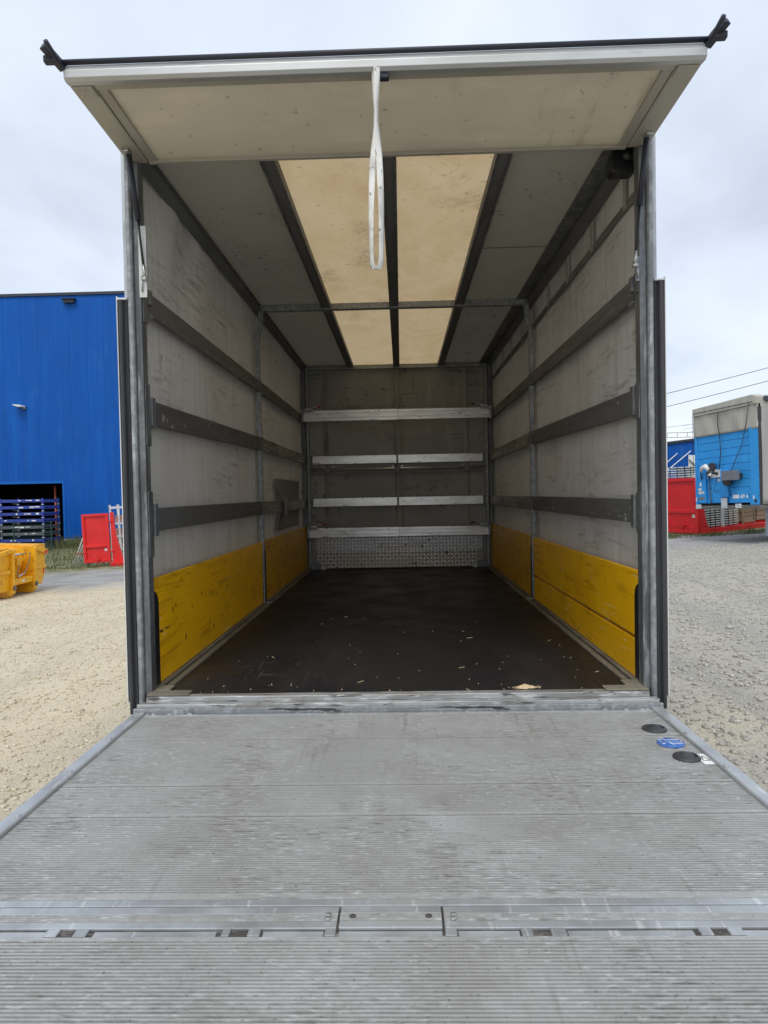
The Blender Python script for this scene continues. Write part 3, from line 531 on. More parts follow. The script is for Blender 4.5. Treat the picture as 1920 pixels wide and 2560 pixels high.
ed = (-1.20,) + RX + (1.20,)
for i in range(4):
    for y0, y1 in ((0.0, YM + 0.05), (YM + 0.054, YB + 0.03)):
        def f(u, v, a=ed[i], b=ed[i + 1], y0=y0, y1=y1):
            return (a + u * (b - a), y0 + v * (y1 - y0), 2.633 + 0.004 * math.sin(v * 9 + i) * math.sin(math.pi * u))
        MB().grid(f, 6, 20).build('roof_panel', 'roof_light' if i in (1, 2) else 'roof_grey', T, smooth=True, norm=False)
box('panel_joint', (0.62, 1.46, 2.626), (1.08, 1.468, 2.6285), 'strapdark', T)
# bulkhead
def f(u, v):
    x = -1.26 + u * 2.52; z = -0.03 + v * 2.71
    k = math.exp(-((abs(x) - 1.1) / 0.12) ** 2)
    return (x, YB + 0.006 * math.sin(x * 2 + z) + k * 0.010 * math.sin(z * 13 + x * 9), z)
MB().grid(f, 60, 60).build('bulkhead', 'bulkhead', T, smooth=True, norm=False)
for x, w, m_ in ((-0.035, 0.022, 'seam'), (0.0, 0.012, 'straplight'), (0.045, 0.03, 'seam'), (0.86, 0.045, 'straplight'), (0.91, 0.02, 'seam'), (-0.95, 0.06, 'seam')):
    box('seam_strip', (x, YB - 0.014, 0.4), (x + w, YB - 0.0105, 2.56), m_, T)
for z0, z1 in ((1.352, 1.458), (0.803, 0.912)):
    sl_ = box('bulkhead_slat', (-1.10, YB - 0.06, z0), (1.10, YB - 0.035, z1), 'alu_slat', T, 0.003)
    for s in (-1, 1): box('slat_bracket', (s * 1.095, YB - 0.064, z0 - 0.006), (s * 1.14, YB - 0.03, z1 + 0.006), 'frame_dark', sl_, 0.003)
    box('joint', (-0.012, YB - 0.0625, z0), (0.012, YB - 0.0602, z1), 'frame_dark', sl_)
cr = MB().tube([(-1.13, YB - 0.05, 1.285), (1.13, YB - 0.05, 1.285)], 0.018, 12).build('cross_tube', 'alu_slat', T, smooth=True)
box('lower_lip', (-1.12, YB - 0.05, 1.222), (1.12, YB - 0.03, 1.242), 'frame_dark', cr)
for x in (-0.89, 0.0, 0.89):
    c_ = box('tube_clamp', (x - 0.035, YB - 0.075, 1.235), (x + 0.035, YB - 0.03, 1.31), 'frame_dark', cr, 0.006)
    for d in (-1, 1): MB().lathe([(0.009, -0.012), (0.009, 0), (0.004, 0.002)], (x + d * 0.06, YB - 0.02, 1.315), 'y', 8).build('bolt', 'steel', c_ if False else cr)
# checker plate kick plates with raised bars
def checker(z0, z1, y, tilt):
    pl = MB().add([(-1.08, y, z0), (1.08, y, z0), (1.08, y + tilt, z1), (-1.08, y + tilt, z1), (-1.08, y + 0.012, z0), (1.08, y + 0.012, z0), (1.08, y + tilt + 0.012, z1), (-1.08, y + tilt + 0.012, z1)],
                  [(0, 1, 2, 3), (7, 6, 5, 4), (0, 4, 5, 1), (3, 2, 6, 7), (0, 3, 7, 4), (1, 5, 6, 2)]).build('checker_plate', 'checker_base', T)
    q = MB(); p = 0.044; i = 0
    nx, nz = int(2.1 / p), int((z1 - z0 - 0.02) / p)
    for a in range(nx):
        for b in range(nz + 1):
            cx, cz = -1.05 + a * p + 0.013, z0 + 0.018 + b * p; yy_ = y + tilt * (cz - z0) / (z1 - z0)
            if cz > z1 - 0.01: continue
            d = 1 if (a + b) % 2 else -1
            l, w = 0.0305, 0.0098; ux, uz = 0.7071, 0.7071 * d; px, pz = -uz, ux
            ring = [(-l, 0), (0, -w), (l, 0), (0, w)]; v0 = [(cx + ux * e_ + px * g_, yy_ - 0.0003, cz + uz * e_ + pz * g_) for e_, g_ in ring]
            v1 = [(cx + ux * e_ * 0.6 + px * g_ * 0.6, yy_ - 0.0060, cz + uz * e_ * 0.6 + pz * g_ * 0.6) for e_, g_ in ring]
            q.add(v0 + v1, [(4, 5, 6, 7)] + [(k, (k + 1) % 4, 4 + (k + 1) % 4, 4 + k) for k in range(4)])
    q.build('tread_bars', 'checker', pl)['kind'] = 'stuff'
checker(0.016, 0.222, YB - 0.16, 0.085); checker(0.228, 0.40, YB - 0.055, 0.004)
box('plate_edge', (-1.08, YB - 0.082, 0.2225), (1.08, YB - 0.056, 0.2275), 'steel', T)
for s in (-1, 1):
    box('corner_foot', (s * 1.0, YB - 0.18, 0.001), (s * 1.13, YB - 0.09, 0.085), 'frame_dark', T, 0.005)
    box('corner_foot', (s * 0.94, YB - 0.19, 0.001), (s * 0.998, YB - 0.162, 0.04), 'steel', T, 0.006)
# rear corner posts
for s in (-1, 1):
    def X(a): return s * a
    MB().prism([(X(1.206), -0.085), (X(1.214), -0.094), (X(1.228), -0.094), (X(1.234), -0.085), (X(1.234), -0.01), (X(1.206), -0.01)], 'z', -0.06, 2.58).build('rear_post', 'galv', T, 0.003, smooth=False)
    box('post_flange', (X(1.174), -0.07, 0.0), (X(1.2055), -0.006, 2.56), 'galv_dark', T, 0.003)
    MB().prism([(-0.004, 0.012), (0.10, 0.012), (0.10, 0.46), (0.07, 0.50), (-0.004, 0.51)], 'x', X(1.2135), X(1.225)).build('slot_shade_back', 'black', T)  # added black sheet: shade of the gap behind the front notch
    for z0, z1 in ((0.66, 0.98), (1.20, 1.50), (1.79, 2.02)):
        pp = box('hinge_plate', (X(1.1685 if s < 0 else 1.1705), -0.060, z0 if s < 0 else z0 + 0.08), (X(1.1735), 0.0, z1 if s < 0 else z1 - 0.05), 'galv_dark', T, 0.003)
        box('slat_pocket', (X(1.160), 0.001, z0 + 0.10), (X(1.177), 0.045, z1 - 0.06), 'galv_dark', pp, 0.003)
    MB().prism([(0.0, 0.014), (0.0875, 0.014), (0.0875, 0.415), (0.078, 0.452), (0.066, 0.468), (0.004, 0.497), (0.0, 0.497)], 'x', X(1.1872), X(1.2125)).build('slot_shade_edge', 'black', T)  # black strip over the board edge, painting the notch as deep shade
    # rubber sealing profile with ribs
    ZT = 1.885 if s < 0 else 1.908
    sp_ = MB().prism([(X(1.235), -0.02), (X(1.235), -0.088), (X(1.240), -0.094), (X(1.246), -0.086), (X(1.250), -0.086), (X(1.255), -0.104), (X(1.264), -0.110), (X(1.271), -0.104), (X(1.273), -0.086), (X(1.277), -0.086), (X(1.2795), -0.02)], 'z', -0.085, ZT).build('door_seal', 'rubber', T, 0.0015)
    box('edge_strip', (X(1.280), -0.098, -0.03), (X(1.2845), -0.0, ZT + 0.018), 'white', T, 0.001)
    box('seal_cap', (X(1.236), -0.10, ZT + 0.001), (X(1.279), -0.02, ZT + 0.010), 'white', T, 0.002)
    # smooth sheet above the seal
    box('upper_plate', (X(1.2345), -0.078, ZT + 0.012), (X(1.252), -0.0, 2.585), 'alu_smooth', T, 0.003)
    # outer wall cover strip
    box('outer_strip', (X(1.2525), -0.03, -0.05), (X(1.262), 0.02, 2.6), 'white', T, 0.002)
    # gas strut
    gs = MB().tube([(X(1.185), -0.15, 2.54), (X(1.166), -0.105, 2.25)], 0.013, 12).build('gas_strut', 'navy_seal', T, smooth=True)
    MB().tube([(X(1.166), -0.105, 2.25), (X(1.152), -0.085, 2.02)], 0.0055, 8).build('piston_rod', 'black', gs, smooth=True)
    MB().tube([(X(1.153), -0.086, 2.05), (X(1.151), -0.082, 1.985)], 0.008, 8).build('rod_end', 'steel', gs, smooth=True)
    MB().lathe([(0.011, 0), (0.011, 0.02), (0.006, 0.024)], (X(1.15) - 0.012, -0.085, 1.985), 'x', 10).build('ball_joint', 'steel', gs, smooth=True)
    MB().tube([(X(1.19), -0.165, 2.575), (X(1.185), -0.15, 2.535)], 0.011, 8).build('rod_end', 'steel', gs, smooth=True)
    box('strut_bracket', (X(1.155), -0.078, 1.915), (X(1.172), -0.070, 2.03), 'galv', gs, 0.002)
    MB().tube([(X(1.163), -0.083, 2.0), (X(1.16), -0.088, 1.96), (X(1.164), -0.083, 1.925)], 0.004, 6).build('bracket_link', 'steel', gs, smooth=True)
box('notice_plate', (-1.178, -0.0795, 1.90), (-1.142, -0.0765, 2.235), 'white', T)
# sill at the rear edge of the floor
box('rear_sill', (-1.185, -0.125, -0.045), (1.185, -0.0755, 0.004), 'sill_alu', T, 0.004)
box('rear_sill', (-1.215, -0.165, -0.06), (1.215, -0.1255, -0.020), 'sill_alu', T, 0.004)
box('rear_sill', (-1.225, -0.185, -0.10), (1.225, -0.1655, -0.035), 'galv', T, 0.003)
box('sill_groove', (-1.20, -0.1256, -0.044), (1.20, -0.125, -0.02), 'black', T)
for s in (-1, 1):
    box('sill_pad', (s * 0.985, -0.118, 0.0045), (s * 1.185, -0.045, 0.014), 'grime_rail', T, 0.004)
    box('sill_pad', (s * 1.10, -0.044, 0.0045), (s * 1.205, 0.045, 0.015), 'grime_rail', T, 0.004)
    box('sill_bracket', (s * 0.985, -0.189, -0.088), (s * 1.20, -0.1855, -0.040), 'galv', T, 0.002)
    for x in (1.05, 1.125, 1.15, 0.955): MB().lathe([(0.012, -0.006), (0.012, 0), (0.006, 0.001)], (s * x, -0.192, -0.062), 'y', 12).build('bolt', 'steel', T)
    q = MB(); q.tube([(s * 0.39 - 0.07, -0.19, -0.055), (s * 0.39 - 0.05, -0.197, -0.07), (s * 0.39 + 0.05, -0.197, -0.07), (s * 0.39 + 0.07, -0.19, -0.055)], 0.006, 8); q.build('hinge_loop', 'steel', T, smooth=True)
    for gx, gw, gzz, gh in ((-0.15, 0.06, -0.040, 0.006), (-0.07, 0.05, -0.044, 0.010), (0.01, 0.06, -0.042, 0.008), (0.08, 0.035, -0.046, 0.012), (0.12, 0.02, -0.052, 0.006)):
        p_g = [(s * 0.39 + gx + gw * math.cos(a_) * random.uniform(0.7, 1.2), gzz + gh * 0.6 * math.sin(a_) * random.uniform(0.6, 1.3)) for a_ in [k_ * 0.5236 for k_ in range(12)]]
        MB().prism(p_g, 'y', -0.1862 - random.uniform(0, 0.0004), -0.1853).build('grease_patch', 'rubber', T)
# ---- roof flap
fy0, fy1 = -0.05, -0.69
def FZ(y): return 2.548 + (fy0 - y) / 0.64 * 0.020
FL = MB(); 
def slab(x0, x1, y0, y1, d0, d1):
    return MB().add([(x, y, FZ(y) + d) for d in (d0, d1) for x, y in ((x0, y0), (x1, y0), (x1, y1), (x0, y1))], [(0, 3, 2, 1), (4, 5, 6, 7), (0, 1, 5, 4), (1, 2, 6, 5), (2, 3, 7, 6), (3, 0, 4, 7)])
flap = slab(-1.09, 1.09, fy0, fy1 + 0.05, 0.012, 0.022).build('roof_flap', 'flap_panel', T)
tag(flap, 'raised cream rear flap above the opening')
for s in (-1, 1):
    slab(min(s * 1.13, s * 1.222), max(s * 1.13, s * 1.222), fy0, fy1 + 0.05, -0.006, 0.05).build('side_frame', 'flap_frame', flap, 0.004)
    slab(min(s * 1.088, s * 1.1275), max(s * 1.088, s * 1.1275), fy0 - 0.0, fy1 + 0.06, 0.0, 0.03).build('inner_trim', 'flap_frame', flap, 0.002)
    g_ = slab(min(s * 1.135, s * 1.215), max(s * 1.135, s * 1.215), fy1 + 0.125, fy1 + 0.051, -0.010, -0.0062).build('gusset_plate', 'flap_frame', flap, 0.002)
    for dx_, dy_ in ((0.02, 0.05), (0.06, 0.05), (0.04, 0.015)):
        MB().lathe([(0.006, 0.0), (0.005, -0.004), (0.002, -0.006)], (s * (1.135 + dx_), fy1 + 0.06 + dy_, FZ(fy1) - 0.0098), 'z', 8).build('rivet', 'steel', g_ if False else flap)
    MB().tube([(s * 1.228, fy0 + 0.02, FZ(fy0) + 0.02), (s * 1.228, fy1 - 0.02, FZ(fy1) + 0.045), (s * 1.235, fy1 - 0.10, FZ(fy1) + 0.07)], 0.009, 8).build('edge_seal', 'navy_seal', flap, smooth=True)
    MB().beam((s * 1.222, fy1 - 0.015, FZ(fy1) + 0.052), (s * 1.282, fy1 - 0.02, FZ(fy1) + 0.050), 0.028, 0.026).build('seal_end', 'navy_seal', flap, 0.004)
    MB().beam((s * 1.225, fy1 + 0.02, FZ(fy1) + 0.04), (s * 1.268, fy1 - 0.055, FZ(fy1) + 0.085), 0.028, 0.03).build('seal_end', 'navy_seal', flap, 0.004)
    box('strut_mount', (s * 1.172, -0.19, FZ(-.17) - 0.02), (s * 1.205, -0.145, FZ(-.17) - 0.006), 'steel', flap, 0.003)
slab(-1.128, 1.128, fy0, fy0 + 0.022, -0.004, 0.02).build('hinge_trim', 'flap_frame', flap, 0.002)
zf = FZ(fy1)
MB().prism([(fy1 + 0.05, zf - 0.008), (fy1 + 0.018, zf - 0.012), (fy1 + 0.004, zf - 0.002), (fy1 + 0.004, zf + 0.026), (fy1 + 0.010, zf + 0.030), (fy1 + 0.010, zf + 0.046), (fy1 + 0.05, zf + 0.046)], 'x', -1.222, 1.222).build('front_profile', 'alu', flap, 0.0015)
slab(-1.128, 1.128, fy1 + 0.085, fy1 + 0.0505, -0.004, 0.02).build('inner_trim', 'flap_frame', flap, 0.002)
MB().tube([(-1.225, fy1 + 0.006, zf + 0.056), (1.225, fy1 + 0.006, zf + 0.056)], 0.0105, 10).build('edge_seal', 'navy_seal', flap, smooth=True)
box('strap_bracket', (-0.012, fy1 + 0.02, zf - 0.035), (0.028, fy1 + 0.05, zf - 0.0125), 'navy_seal', flap, 0.005)
# hanging pull strap: a twisted webbing loop
def strapf(u, v):
    w = 0.0122
    # u runs down one strand and up the other
    if u < 0.47: t = u / 0.47; z = 2.575 - t * 0.735; side = -1
    elif u > 0.53: t = (1 - u) / 0.47; z = 2.575 - t * 0.735; side = 1
    else:
        a = (u - 0.47) / 0.06; z = 1.84 - 0.034 * math.sin(math.pi * a); t = 1.0; side = -math.cos(math.pi * a)
    spread = 0.004 + 0.0 * t
    bow = 0.0 if t < 0.3 else (t - 0.3) / 0.7
    sep_ = side * (0.004 * (1 - bow) + 0.019 * math.sin(min(1, bow) * 1.9))
    ang = 0.0 + side * (1.15 * math.sin(math.pi * min(1, t * 2.0)) if t < 0.5 else 0.9 * math.sin(math.pi * (t - 0.5)))
    x = -0.022 - 0.012 * t + sep_; y = fy1 + 0.012 - 0.006 * side * (1 - t)
    d = (v - 0.5) * 2 * w
    return (x + d * math.cos(ang), y + d * math.sin(ang), z)
MB().grid(strapf, 120, 3).build('pull_strap', 'webbing', flap, smooth=True, norm=False, solid=0.002)
# work lamp under the roof corner
lm = MB().prism([(1.092, 2.50), (1.10, 2.484), (1.205, 2.486), (1.218, 2.50), (1.222, 2.56), (1.20, 2.60), (1.17, 2.618), (1.13, 2.618), (1.10, 2.59), (1.088, 2.55)], 'y', 0.07, 0.16).build('work_lamp', 'black', T, 0.012, seg=3)
box('lamp_hood', (1.10, 0.05, 2.6185), (1.175, 0.16, 2.6235), 'black', lm, 0.002)
MB().lathe([(0.026, -0.03), (0.03, 0), (0.02, 0.004)], (1.165, 0.06, 2.555), 'y', 14).build('lamp_socket', 'black', lm, smooth=True)
MB().tube([(1.175, 0.05, 2.54), (1.20, 0.03, 2.52), (1.205, -0.01, 2.50)], 0.006, 8).build('lamp_bracket', 'black', lm, smooth=True)
box('lamp_mount', (1.178, -0.0, 2.50), (1.2, 0.03, 2.612), 'black', lm, 0.003)
# ---- tail lift platform
PZ = -0.06
LIFT = box('tail_lift', (-1.165, -2.95, PZ - 0.10), (1.165, -0.192, PZ - 0.006), 'groove', T)
tag(LIFT, 'ribbed aluminium tail lift platform')
def plank(y0, y1, plain=0.014, pitch=0.0112):
    q = MB(); x0, x1 = -1.1655, 1.1655
    prof = [(y0 - 0.0, PZ - 0.005), (y0, PZ)]; y = y0 - plain; prof.append((y, PZ))
    while y - pitch > y1 + plain:
        prof += [(y - 0.0006, PZ - 0.0040), (y - 0.0044, PZ - 0.0040), (y - 0.0050, PZ), (y - pitch, PZ)]; y -= pitch
    prof += [(y1, PZ), (y1, PZ - 0.005)]
    n = len(prof); v = [(x0, a, b) for a, b in prof] + [(x1, a, b) for a, b in prof]
    f_ = [(i, i + 1, n + i + 1, n + i) for i in range(n - 1)]
    q.add(v, f_)
    o = q.build('plank', 'platform', LIFT, norm=False); o.data.materials.append(G['groove'])
    for i, pl in enumerate(o.data.polygons):
        if prof[i][1] < PZ - 0.001 and prof[i + 1][1] < PZ - 0.001: pl.material_index = 1
    return o
for a, b in ((-0.214, -0.5265), (-0.5335, -0.9785), (-0.9855, -1.2075), (-1.2145, -1.655), (-1.800, -2.246), (-2.2525, -2.598), (-2.6025, -2.94)): plank(a, b)
box('front_strip', (-1.165, -0.2135, PZ - 0.005), (1.165, -0.193, PZ + 0.001), 'alu_smooth', LIFT, 0.001)
for s in (-1, 1):
    for a, b in ((-0.19, -1.66), (-1.80, -2.95)):
        es = MB().prism([(s * 1.166, PZ - 0.004), (s * 1.166, PZ + 0.009), (s * 1.172, PZ + 0.012), (s * 1.215, PZ + 0.012), (s * 1.219, PZ + 0.006), (s * 1.219, PZ - 0.10), (s * 1.2, PZ - 0.10)], 'y', b, a).build('edge_strip', 'alu_smooth', LIFT, 0.0015)
        y = a - 0.35
        while y > b: MB().lathe([(0.010, 0), (0.010, 0.002), (0.005, 0.004)], (s * 1.182, y, PZ + 0.012), 'z', 10).build('rivet', 'steel', es); y -= 0.34
# folding hinge of the platform
box('hinge_strip', (-1.165, -1.683, PZ - 0.006), (1.165, -1.657, PZ + 0.0015), 'alu_smooth', LIFT, 0.002)
for k, (xa, xb) in enumerate(((-1.165, -0.125), (-0.119, 0.121), (0.127, 1.165))):
    dz = 0.0 if k != 1 else 0.0015
    box('hinge_bar', (xa, -1.715, PZ - 0.006), (xb, -1.687, PZ + 0.001 + dz), 'alu_smooth', LIFT, 0.0015)
    q = MB(); q.box((xa, -1.7445, PZ - 0.006), (xb, -1.7155, PZ + 0.0015 + dz))
    for y in (-1.722, -1.730, -1.738): q.box((xa, y - 0.002, PZ + 0.0015 + dz), (xb, y + 0.002, PZ + 0.0030 + dz))
    q.build('hinge_bar', 'platform', LIFT)
    box('hinge_bar', (xa, -1.7695, PZ - 0.006), (xb, -1.745, PZ + 0.001 + dz), 'alu_smooth', LIFT, 0.0015)
    for x in ((xa + 0.03, xb - 0.03) if k == 1 else ((xb - 0.022,) if k == 0 else (xa + 0.022,))):
        for y in ((-1.7245, -1.738) if k != 1 else (-1.731,)):
            MB().lathe([(0.008, 0), (0.008, 0.003), (0.004, 0.0045)], (x, y, PZ + 0.003), 'z', 12).build('bolt', 'steel' if k != 1 else 'groove', LIFT)
cuts = [(-1.165, -0.80, 0), (-0.80, -0.768, 1), (-0.732, -0.70, 1), (-0.688, -0.40, 0), (-0.388, -0.368, 1), (-0.328, -0.298, 1), (-0.294, -0.152, 0), (-0.150, -0.124, 1), (-0.119, 0.121, 0), (0.126, 0.154, 1), (0.156, 0.297, 0), (0.299, 0.326, 1), (0.366, 0.402, 1), (0.404, 0.69, 0), (0.70, 0.730, 1), (0.765, 0.80, 1), (0.80, 1.165, 0)]
for xa, xb, r in cuts: box('hinge_leaf', (xa + 0.001, -1.7975, PZ - 0.008), (xb - 0.001, -1.7745 if not r else -1.770, PZ + (0.001 if r else -0.0035)), 'alu_smooth', LIFT, 0.001)
# foot switches, blue emblem disc, sticker
for (x, y) in ((1.083, -0.456), (1.090, -0.766)):
    fs_ = MB().lathe([(0.050, PZ - 0.001), (0.050, PZ + 0.004), (0.045, PZ + 0.008), (0.028, PZ + 0.010), (0.022, PZ + 0.015), (0.008, PZ + 0.017)], (x, y, 0), 'z', 28).build('foot_switch', 'rubber', LIFT, smooth=True)
    MB().beam((x + 0.022, y + 0.008, PZ + 0.014), (x + 0.034, y - 0.016, PZ + 0.013), 0.006, 0.006).build('switch_rib', 'rubber', fs_)
bd = MB().lathe([(0.052, PZ - 0.001), (0.052, PZ + 0.004), (0.047, PZ + 0.007), (0.002, PZ + 0.009)], (1.087, -0.62, 0), 'z', 28).build('emblem_disc', 'blue_disc', LIFT, smooth=True)
zt_ = PZ + 0.0092
MB().add([(1.060, -0.578, zt_), (1.066, -0.578, zt_), (1.075, -0.618, zt_), (1.0735, -0.618, zt_)], [(0, 1, 2, 3)]).build('emblem_arrow', 'signwhite', bd)
MB().add([(1.0755, -0.624, zt_), (1.081, -0.624, zt_), (1.089, -0.664, zt_ - 0.0015), (1.0875, -0.664, zt_ - 0.0015)], [(0, 1, 2, 3)]).build('emblem_arrow', 'signwhite', bd)
for y in (-0.600, -0.642):
    for x0, x1 in ((1.046, 1.058), (1.079, 1.086), (1.089, 1.097), (1.100, 1.106), (1.108, 1.114), (1.116, 1.124)):
        MB().beam((x0, y, zt_ - 0.0006), (x1, y - 0.001, zt_ - 0.0006), 0.0045, 0.0012).build('emblem_mark', 'signwhite', bd)
for dx_ in (-0.038, 0.04): MB().lathe([(0.004, 0), (0.003, 0.003)], (1.087 + dx_, -0.618, PZ + 0.0065), 'z', 8).build('screw', 'steel', bd)
stk = MB().box((1.128, -0.832, PZ + 0.0005), (1.1655, -0.735, PZ + 0.0018)).build('warning_sticker', 'signwhite', LIFT)
q = MB(); tr = [(1.136, -0.80), (1.162, -0.80), (1.149, -0.755)]
for i in range(3): a, b = tr[i], tr[(i + 1) % 3]; q.beam((a[0], a[1], PZ + 0.0022), (b[0], b[1], PZ + 0.0022), 0.003, 0.0006)
q.build('warning_triangle', 'print', stk)
# underside: chassis rails and rear wheels
for s in (-1, 1):
    box('chassis_rail', (s * 0.36, 0.1, -0.42), (s * 0.44, 6.6, -0.16), 'under', T)
    w = MB().lathe([(0.22, -0.13), (0.40, -0.14), (0.43, -0.10), (0.43, 0.10), (0.40, 0.14), (0.22, 0.13)], (s * 0.98, 2.3, gz(s * 0.98, 0) + 0.43), 'x', 28).build('wheel', 'tyre', T, smooth=True)
    MB().lathe([(0.21, -0.12), (0.21, 0.12), (0.08, 0.10)], (s * 0.98, 2.3, gz(s * 0.98, 0) + 0.43), 'x', 20).build('rim', 'galv', w, smooth=True)
box('axle', (-0.85, 2.22, -0.75), (0.85, 2.38, -0.60), 'under', T)
box('cross_member', (-1.2, 0.05, -0.16), (1.2, 0.15, -0.032), 'under', T)
box('lift_column', (-0.55, -0.05, -0.60), (0.55, 0.05, -0.162), 'under', T)

# ------------------------------------------------------------------ loose things in the truck
def load_bar(label, y, zc, h, xl):
    lb = thing('load_bar', label, 'load bar', (0, y, zc), group='telescopic load bars')
    for s in (-1, 1):
        a, b = (xl, 0.012) if s < 0 else (-0.03, -xl)
        hh = h if s < 0 else h * 0.96; y0 = -0.026 if s < 0 else -0.022
        bb = box('bar_half', (a, y0, -hh / 2), (b, y0 + 0.046 - (0.0 if s < 0 else 0.008), hh / 2), 'alu_slat', lb, 0.004)
        for zz_ in (-0.18, 0.22): box('bar_rib', (a + 0.01, y0 - 0.0025, zz_ * hh - 0.004), (b - 0.01, y0 - 0.0002, zz_ * hh + 0.004), 'alu', bb)
        e0 = s * (-xl)
        q = MB().prism([(e0, -h / 2 - 0.002), (e0, h / 2 + 0.006), (e0 - s * 0.14, h / 2 + 0.006), (e0 - s * 0.14, h / 2 - 0.022), (e0 - s * 0.05, h / 2 - 0.024), (e0 - s * 0.03, h / 2 - 0.045), (e0 - s * 0.025, -h / 2 - 0.002)], 'y', -0.034, -0.0285); q.build('end_fitting', 'galv', lb, 0.002)
        box('lever_base', (e0 - s * 0.14, -0.03, h / 2 + 0.0065), (e0 - s * 0.05, 0.01, h / 2 + 0.03), 'steel', lb, 0.004)
        MB().tube([(e0 - s * 0.06, -0.01, h / 2 + 0.03), (e0 - s * 0.13, -0.012, h / 2 + 0.045), (e0 - s * 0.22, -0.015, h / 2 + 0.042)], [0.009, 0.007, 0.006], 8).build('lever', 'steel', lb, smooth=True)
        MB().tube([(e0 - s * 0.20, -0.015, h / 2 + 0.043), (e0 - s * 0.25, -0.016, h / 2 + 0.038)], 0.0085, 8).build('lever_grip', 'red_tip' if s < 0 else 'black', lb, smooth=True)
        MB().tube([(e0 - s * 0.08, 0, h / 2 + 0.018), (e0 + s * 0.015, 0, h / 2 + 0.02)], 0.006, 8).build('lock_pin', 'steel', lb, smooth=True)
    return lb
load_bar('scratched aluminium load bar high up across the front bulkhead', 5.12, 1.925, 0.135, -1.165)
load_bar('white aluminium load bar lying just above the checker plate', 5.44, 0.472, 0.126, -1.17)
# torn sheet tucked behind the lower slat on the left
sh = thing('torn_sheet', 'crumpled dark plastic sheet pinched at the lower left slat', 'sheet', (-1.16, 4.3, 0.6))
def sf(u, v):
    z = 1.13 - v * 0.53; pinch = math.exp(-((z - 0.85) / 0.10) ** 2)
    y0 = 3.50 + 0.20 * pinch - (0.10 * (v - 0.6) if v > 0.6 else 0); y1 = 5.12 - 0.25 * max(0, v - 0.6)
    x = -1.219 + 0.004 * math.sin(u * 9 + v * 5) + (0.052 * pinch + 0.025 * (1 - pinch) * abs(math.sin(v * 5))) * math.exp(-(u / 0.13) ** 2)
    return (x + 1.16, y0 + u * (y1 - y0) - 4.3, z - 0.6)
MB().grid(sf, 30, 30).build('sheet', 'sheet', sh, smooth=True, norm=False, solid=0.002)
def bf(u, v):
    t_ = u * math.pi; k = 1.0 - 0.35 * math.sin(math.pi * v)
    return (0.002 + 0.024 * math.sin(t_) * k + 0.004 * math.sin(u * 30), -0.62 + 0.17 * u * k + 0.04 * v, 0.335 - v * 0.19)
MB().grid(bf, 24, 12).build('bunched_fold', 'sheet', sh, smooth=True, norm=False, solid=0.002)
# wood chips and straw on the floor
q = MB()
for _ in range(80):
    x = random.uniform(-1.05, 1.05); y = 0.0 + 3.4 * random.random() ** 2.4 - 0.06; a = random.uniform(0, 3.14); l = random.choice([0.0015, 0.0015, 0.002, 0.002, 0.003, 0.003, 0.003, 0.004, 0.004, 0.006, 0.008, 0.016]) * random.uniform(0.6, 1.3); w = random.uniform(0.001, 0.003); h = random.uniform(0.001, 0.004)
    q.beam((x - l * math.cos(a), y - l * math.sin(a), 0.003), (x + l * math.cos(a), y + l * math.sin(a), 0.003 + random.uniform(0, 0.004)), w, h)
tag(q.build('wood_chips', 'chip', None), 'pale straw and wood chips strewn over the dark floor', 'debris', kind='stuff')
def sd_(u, v):
    r = v * (0.040 if math.cos(u * 6.283) > 0 else 0.036) * (1 + 0.22 * math.sin(u * 18.85 + 1) + 0.12 * math.sin(u * 43.98)); t_ = u * 6.283
    return (0.62 + r * math.cos(t_) * 1.15, -0.035 + r * math.sin(t_) * 0.55, 0.002 + 0.017 * (1 - v) ** 0.8 + 0.003 * math.sin(u * 40 + v * 20) * (1 - v))
sw = thing('sawdust_heap', 'small heap of light brown sawdust at the floor edge', 'sawdust', (0.62, -0.035, 0.0), absolute=True)
MB().grid(sd_, 32, 10).build('heap', 'chip', sw, norm=False)
q = MB()
for _ in range(60):
    a = random.uniform(0, 6.28); r = random.uniform(0.025, 0.065); x, y = 0.62 + r * math.cos(a) * 1.2, -0.03 + r * math.sin(a) * 0.4; q.box((x, y, 0.001), (x + random.uniform(.002, .006), y + random.uniform(.002, .005), 0.004))
MB.build(q, 'crumbs', 'chip', sw)['kind'] = 'stuff'

# ------------------------------------------------------------------ LEFT: blue hall
BY = 42.6; BX1 = -13.5; BZT = 14.75
hall = thing('warehouse', 'tall blue clad warehouse on the left with dark open gate', 'building', (-26, BY, -2.1), absolute=True)
DX0, DX1, DZ = -29.5, -22.85, 2.16; PW = 1.13; xk = -45.0 + 0.37 - 15 * PW
i = 0
while xk < BX1:
    a, b = xk, min(xk + PW, BX1); cuts_ = [(-2.6, BZT)]
    if b > DX0 and a < DX1: cuts_ = [(DZ, BZT)]
    if a < DX1 < b:
        box('wall_panel', (DX1, BY, -2.4), (b - 0.012, BY + 0.15, DZ), 'clad', hall)
    for z0, z1 in cuts_: box('wall_panel', (a + 0.006, BY, (-1.75 if a > DX1 else -2.65) if z0 < -2 else z0), (b - 0.006, BY + 0.15, z1), 'clad', hall, 0.008)
    xk += PW
box('seam_backing', (-61.5, BY + 0.012, DZ + 0.05), (BX1 - 0.02, BY + 0.14, BZT - 0.05), 'clad_trim', hall)
box('seam_backing', (-61.5, BY + 0.012, -2.65), (DX0 - 0.2, BY + 0.14, DZ + 0.049), 'clad_trim', hall)
box('seam_backing', (DX1 + 0.05, BY + 0.012, -2.4), (BX1 - 0.02, BY + 0.14, DZ + 0.05), 'clad_trim', hall)
box('plinth', (DX1 + 0.02, BY - 0.05, -2.6), (BX1, BY + 0.12, -1.72), 'concrete', hall)
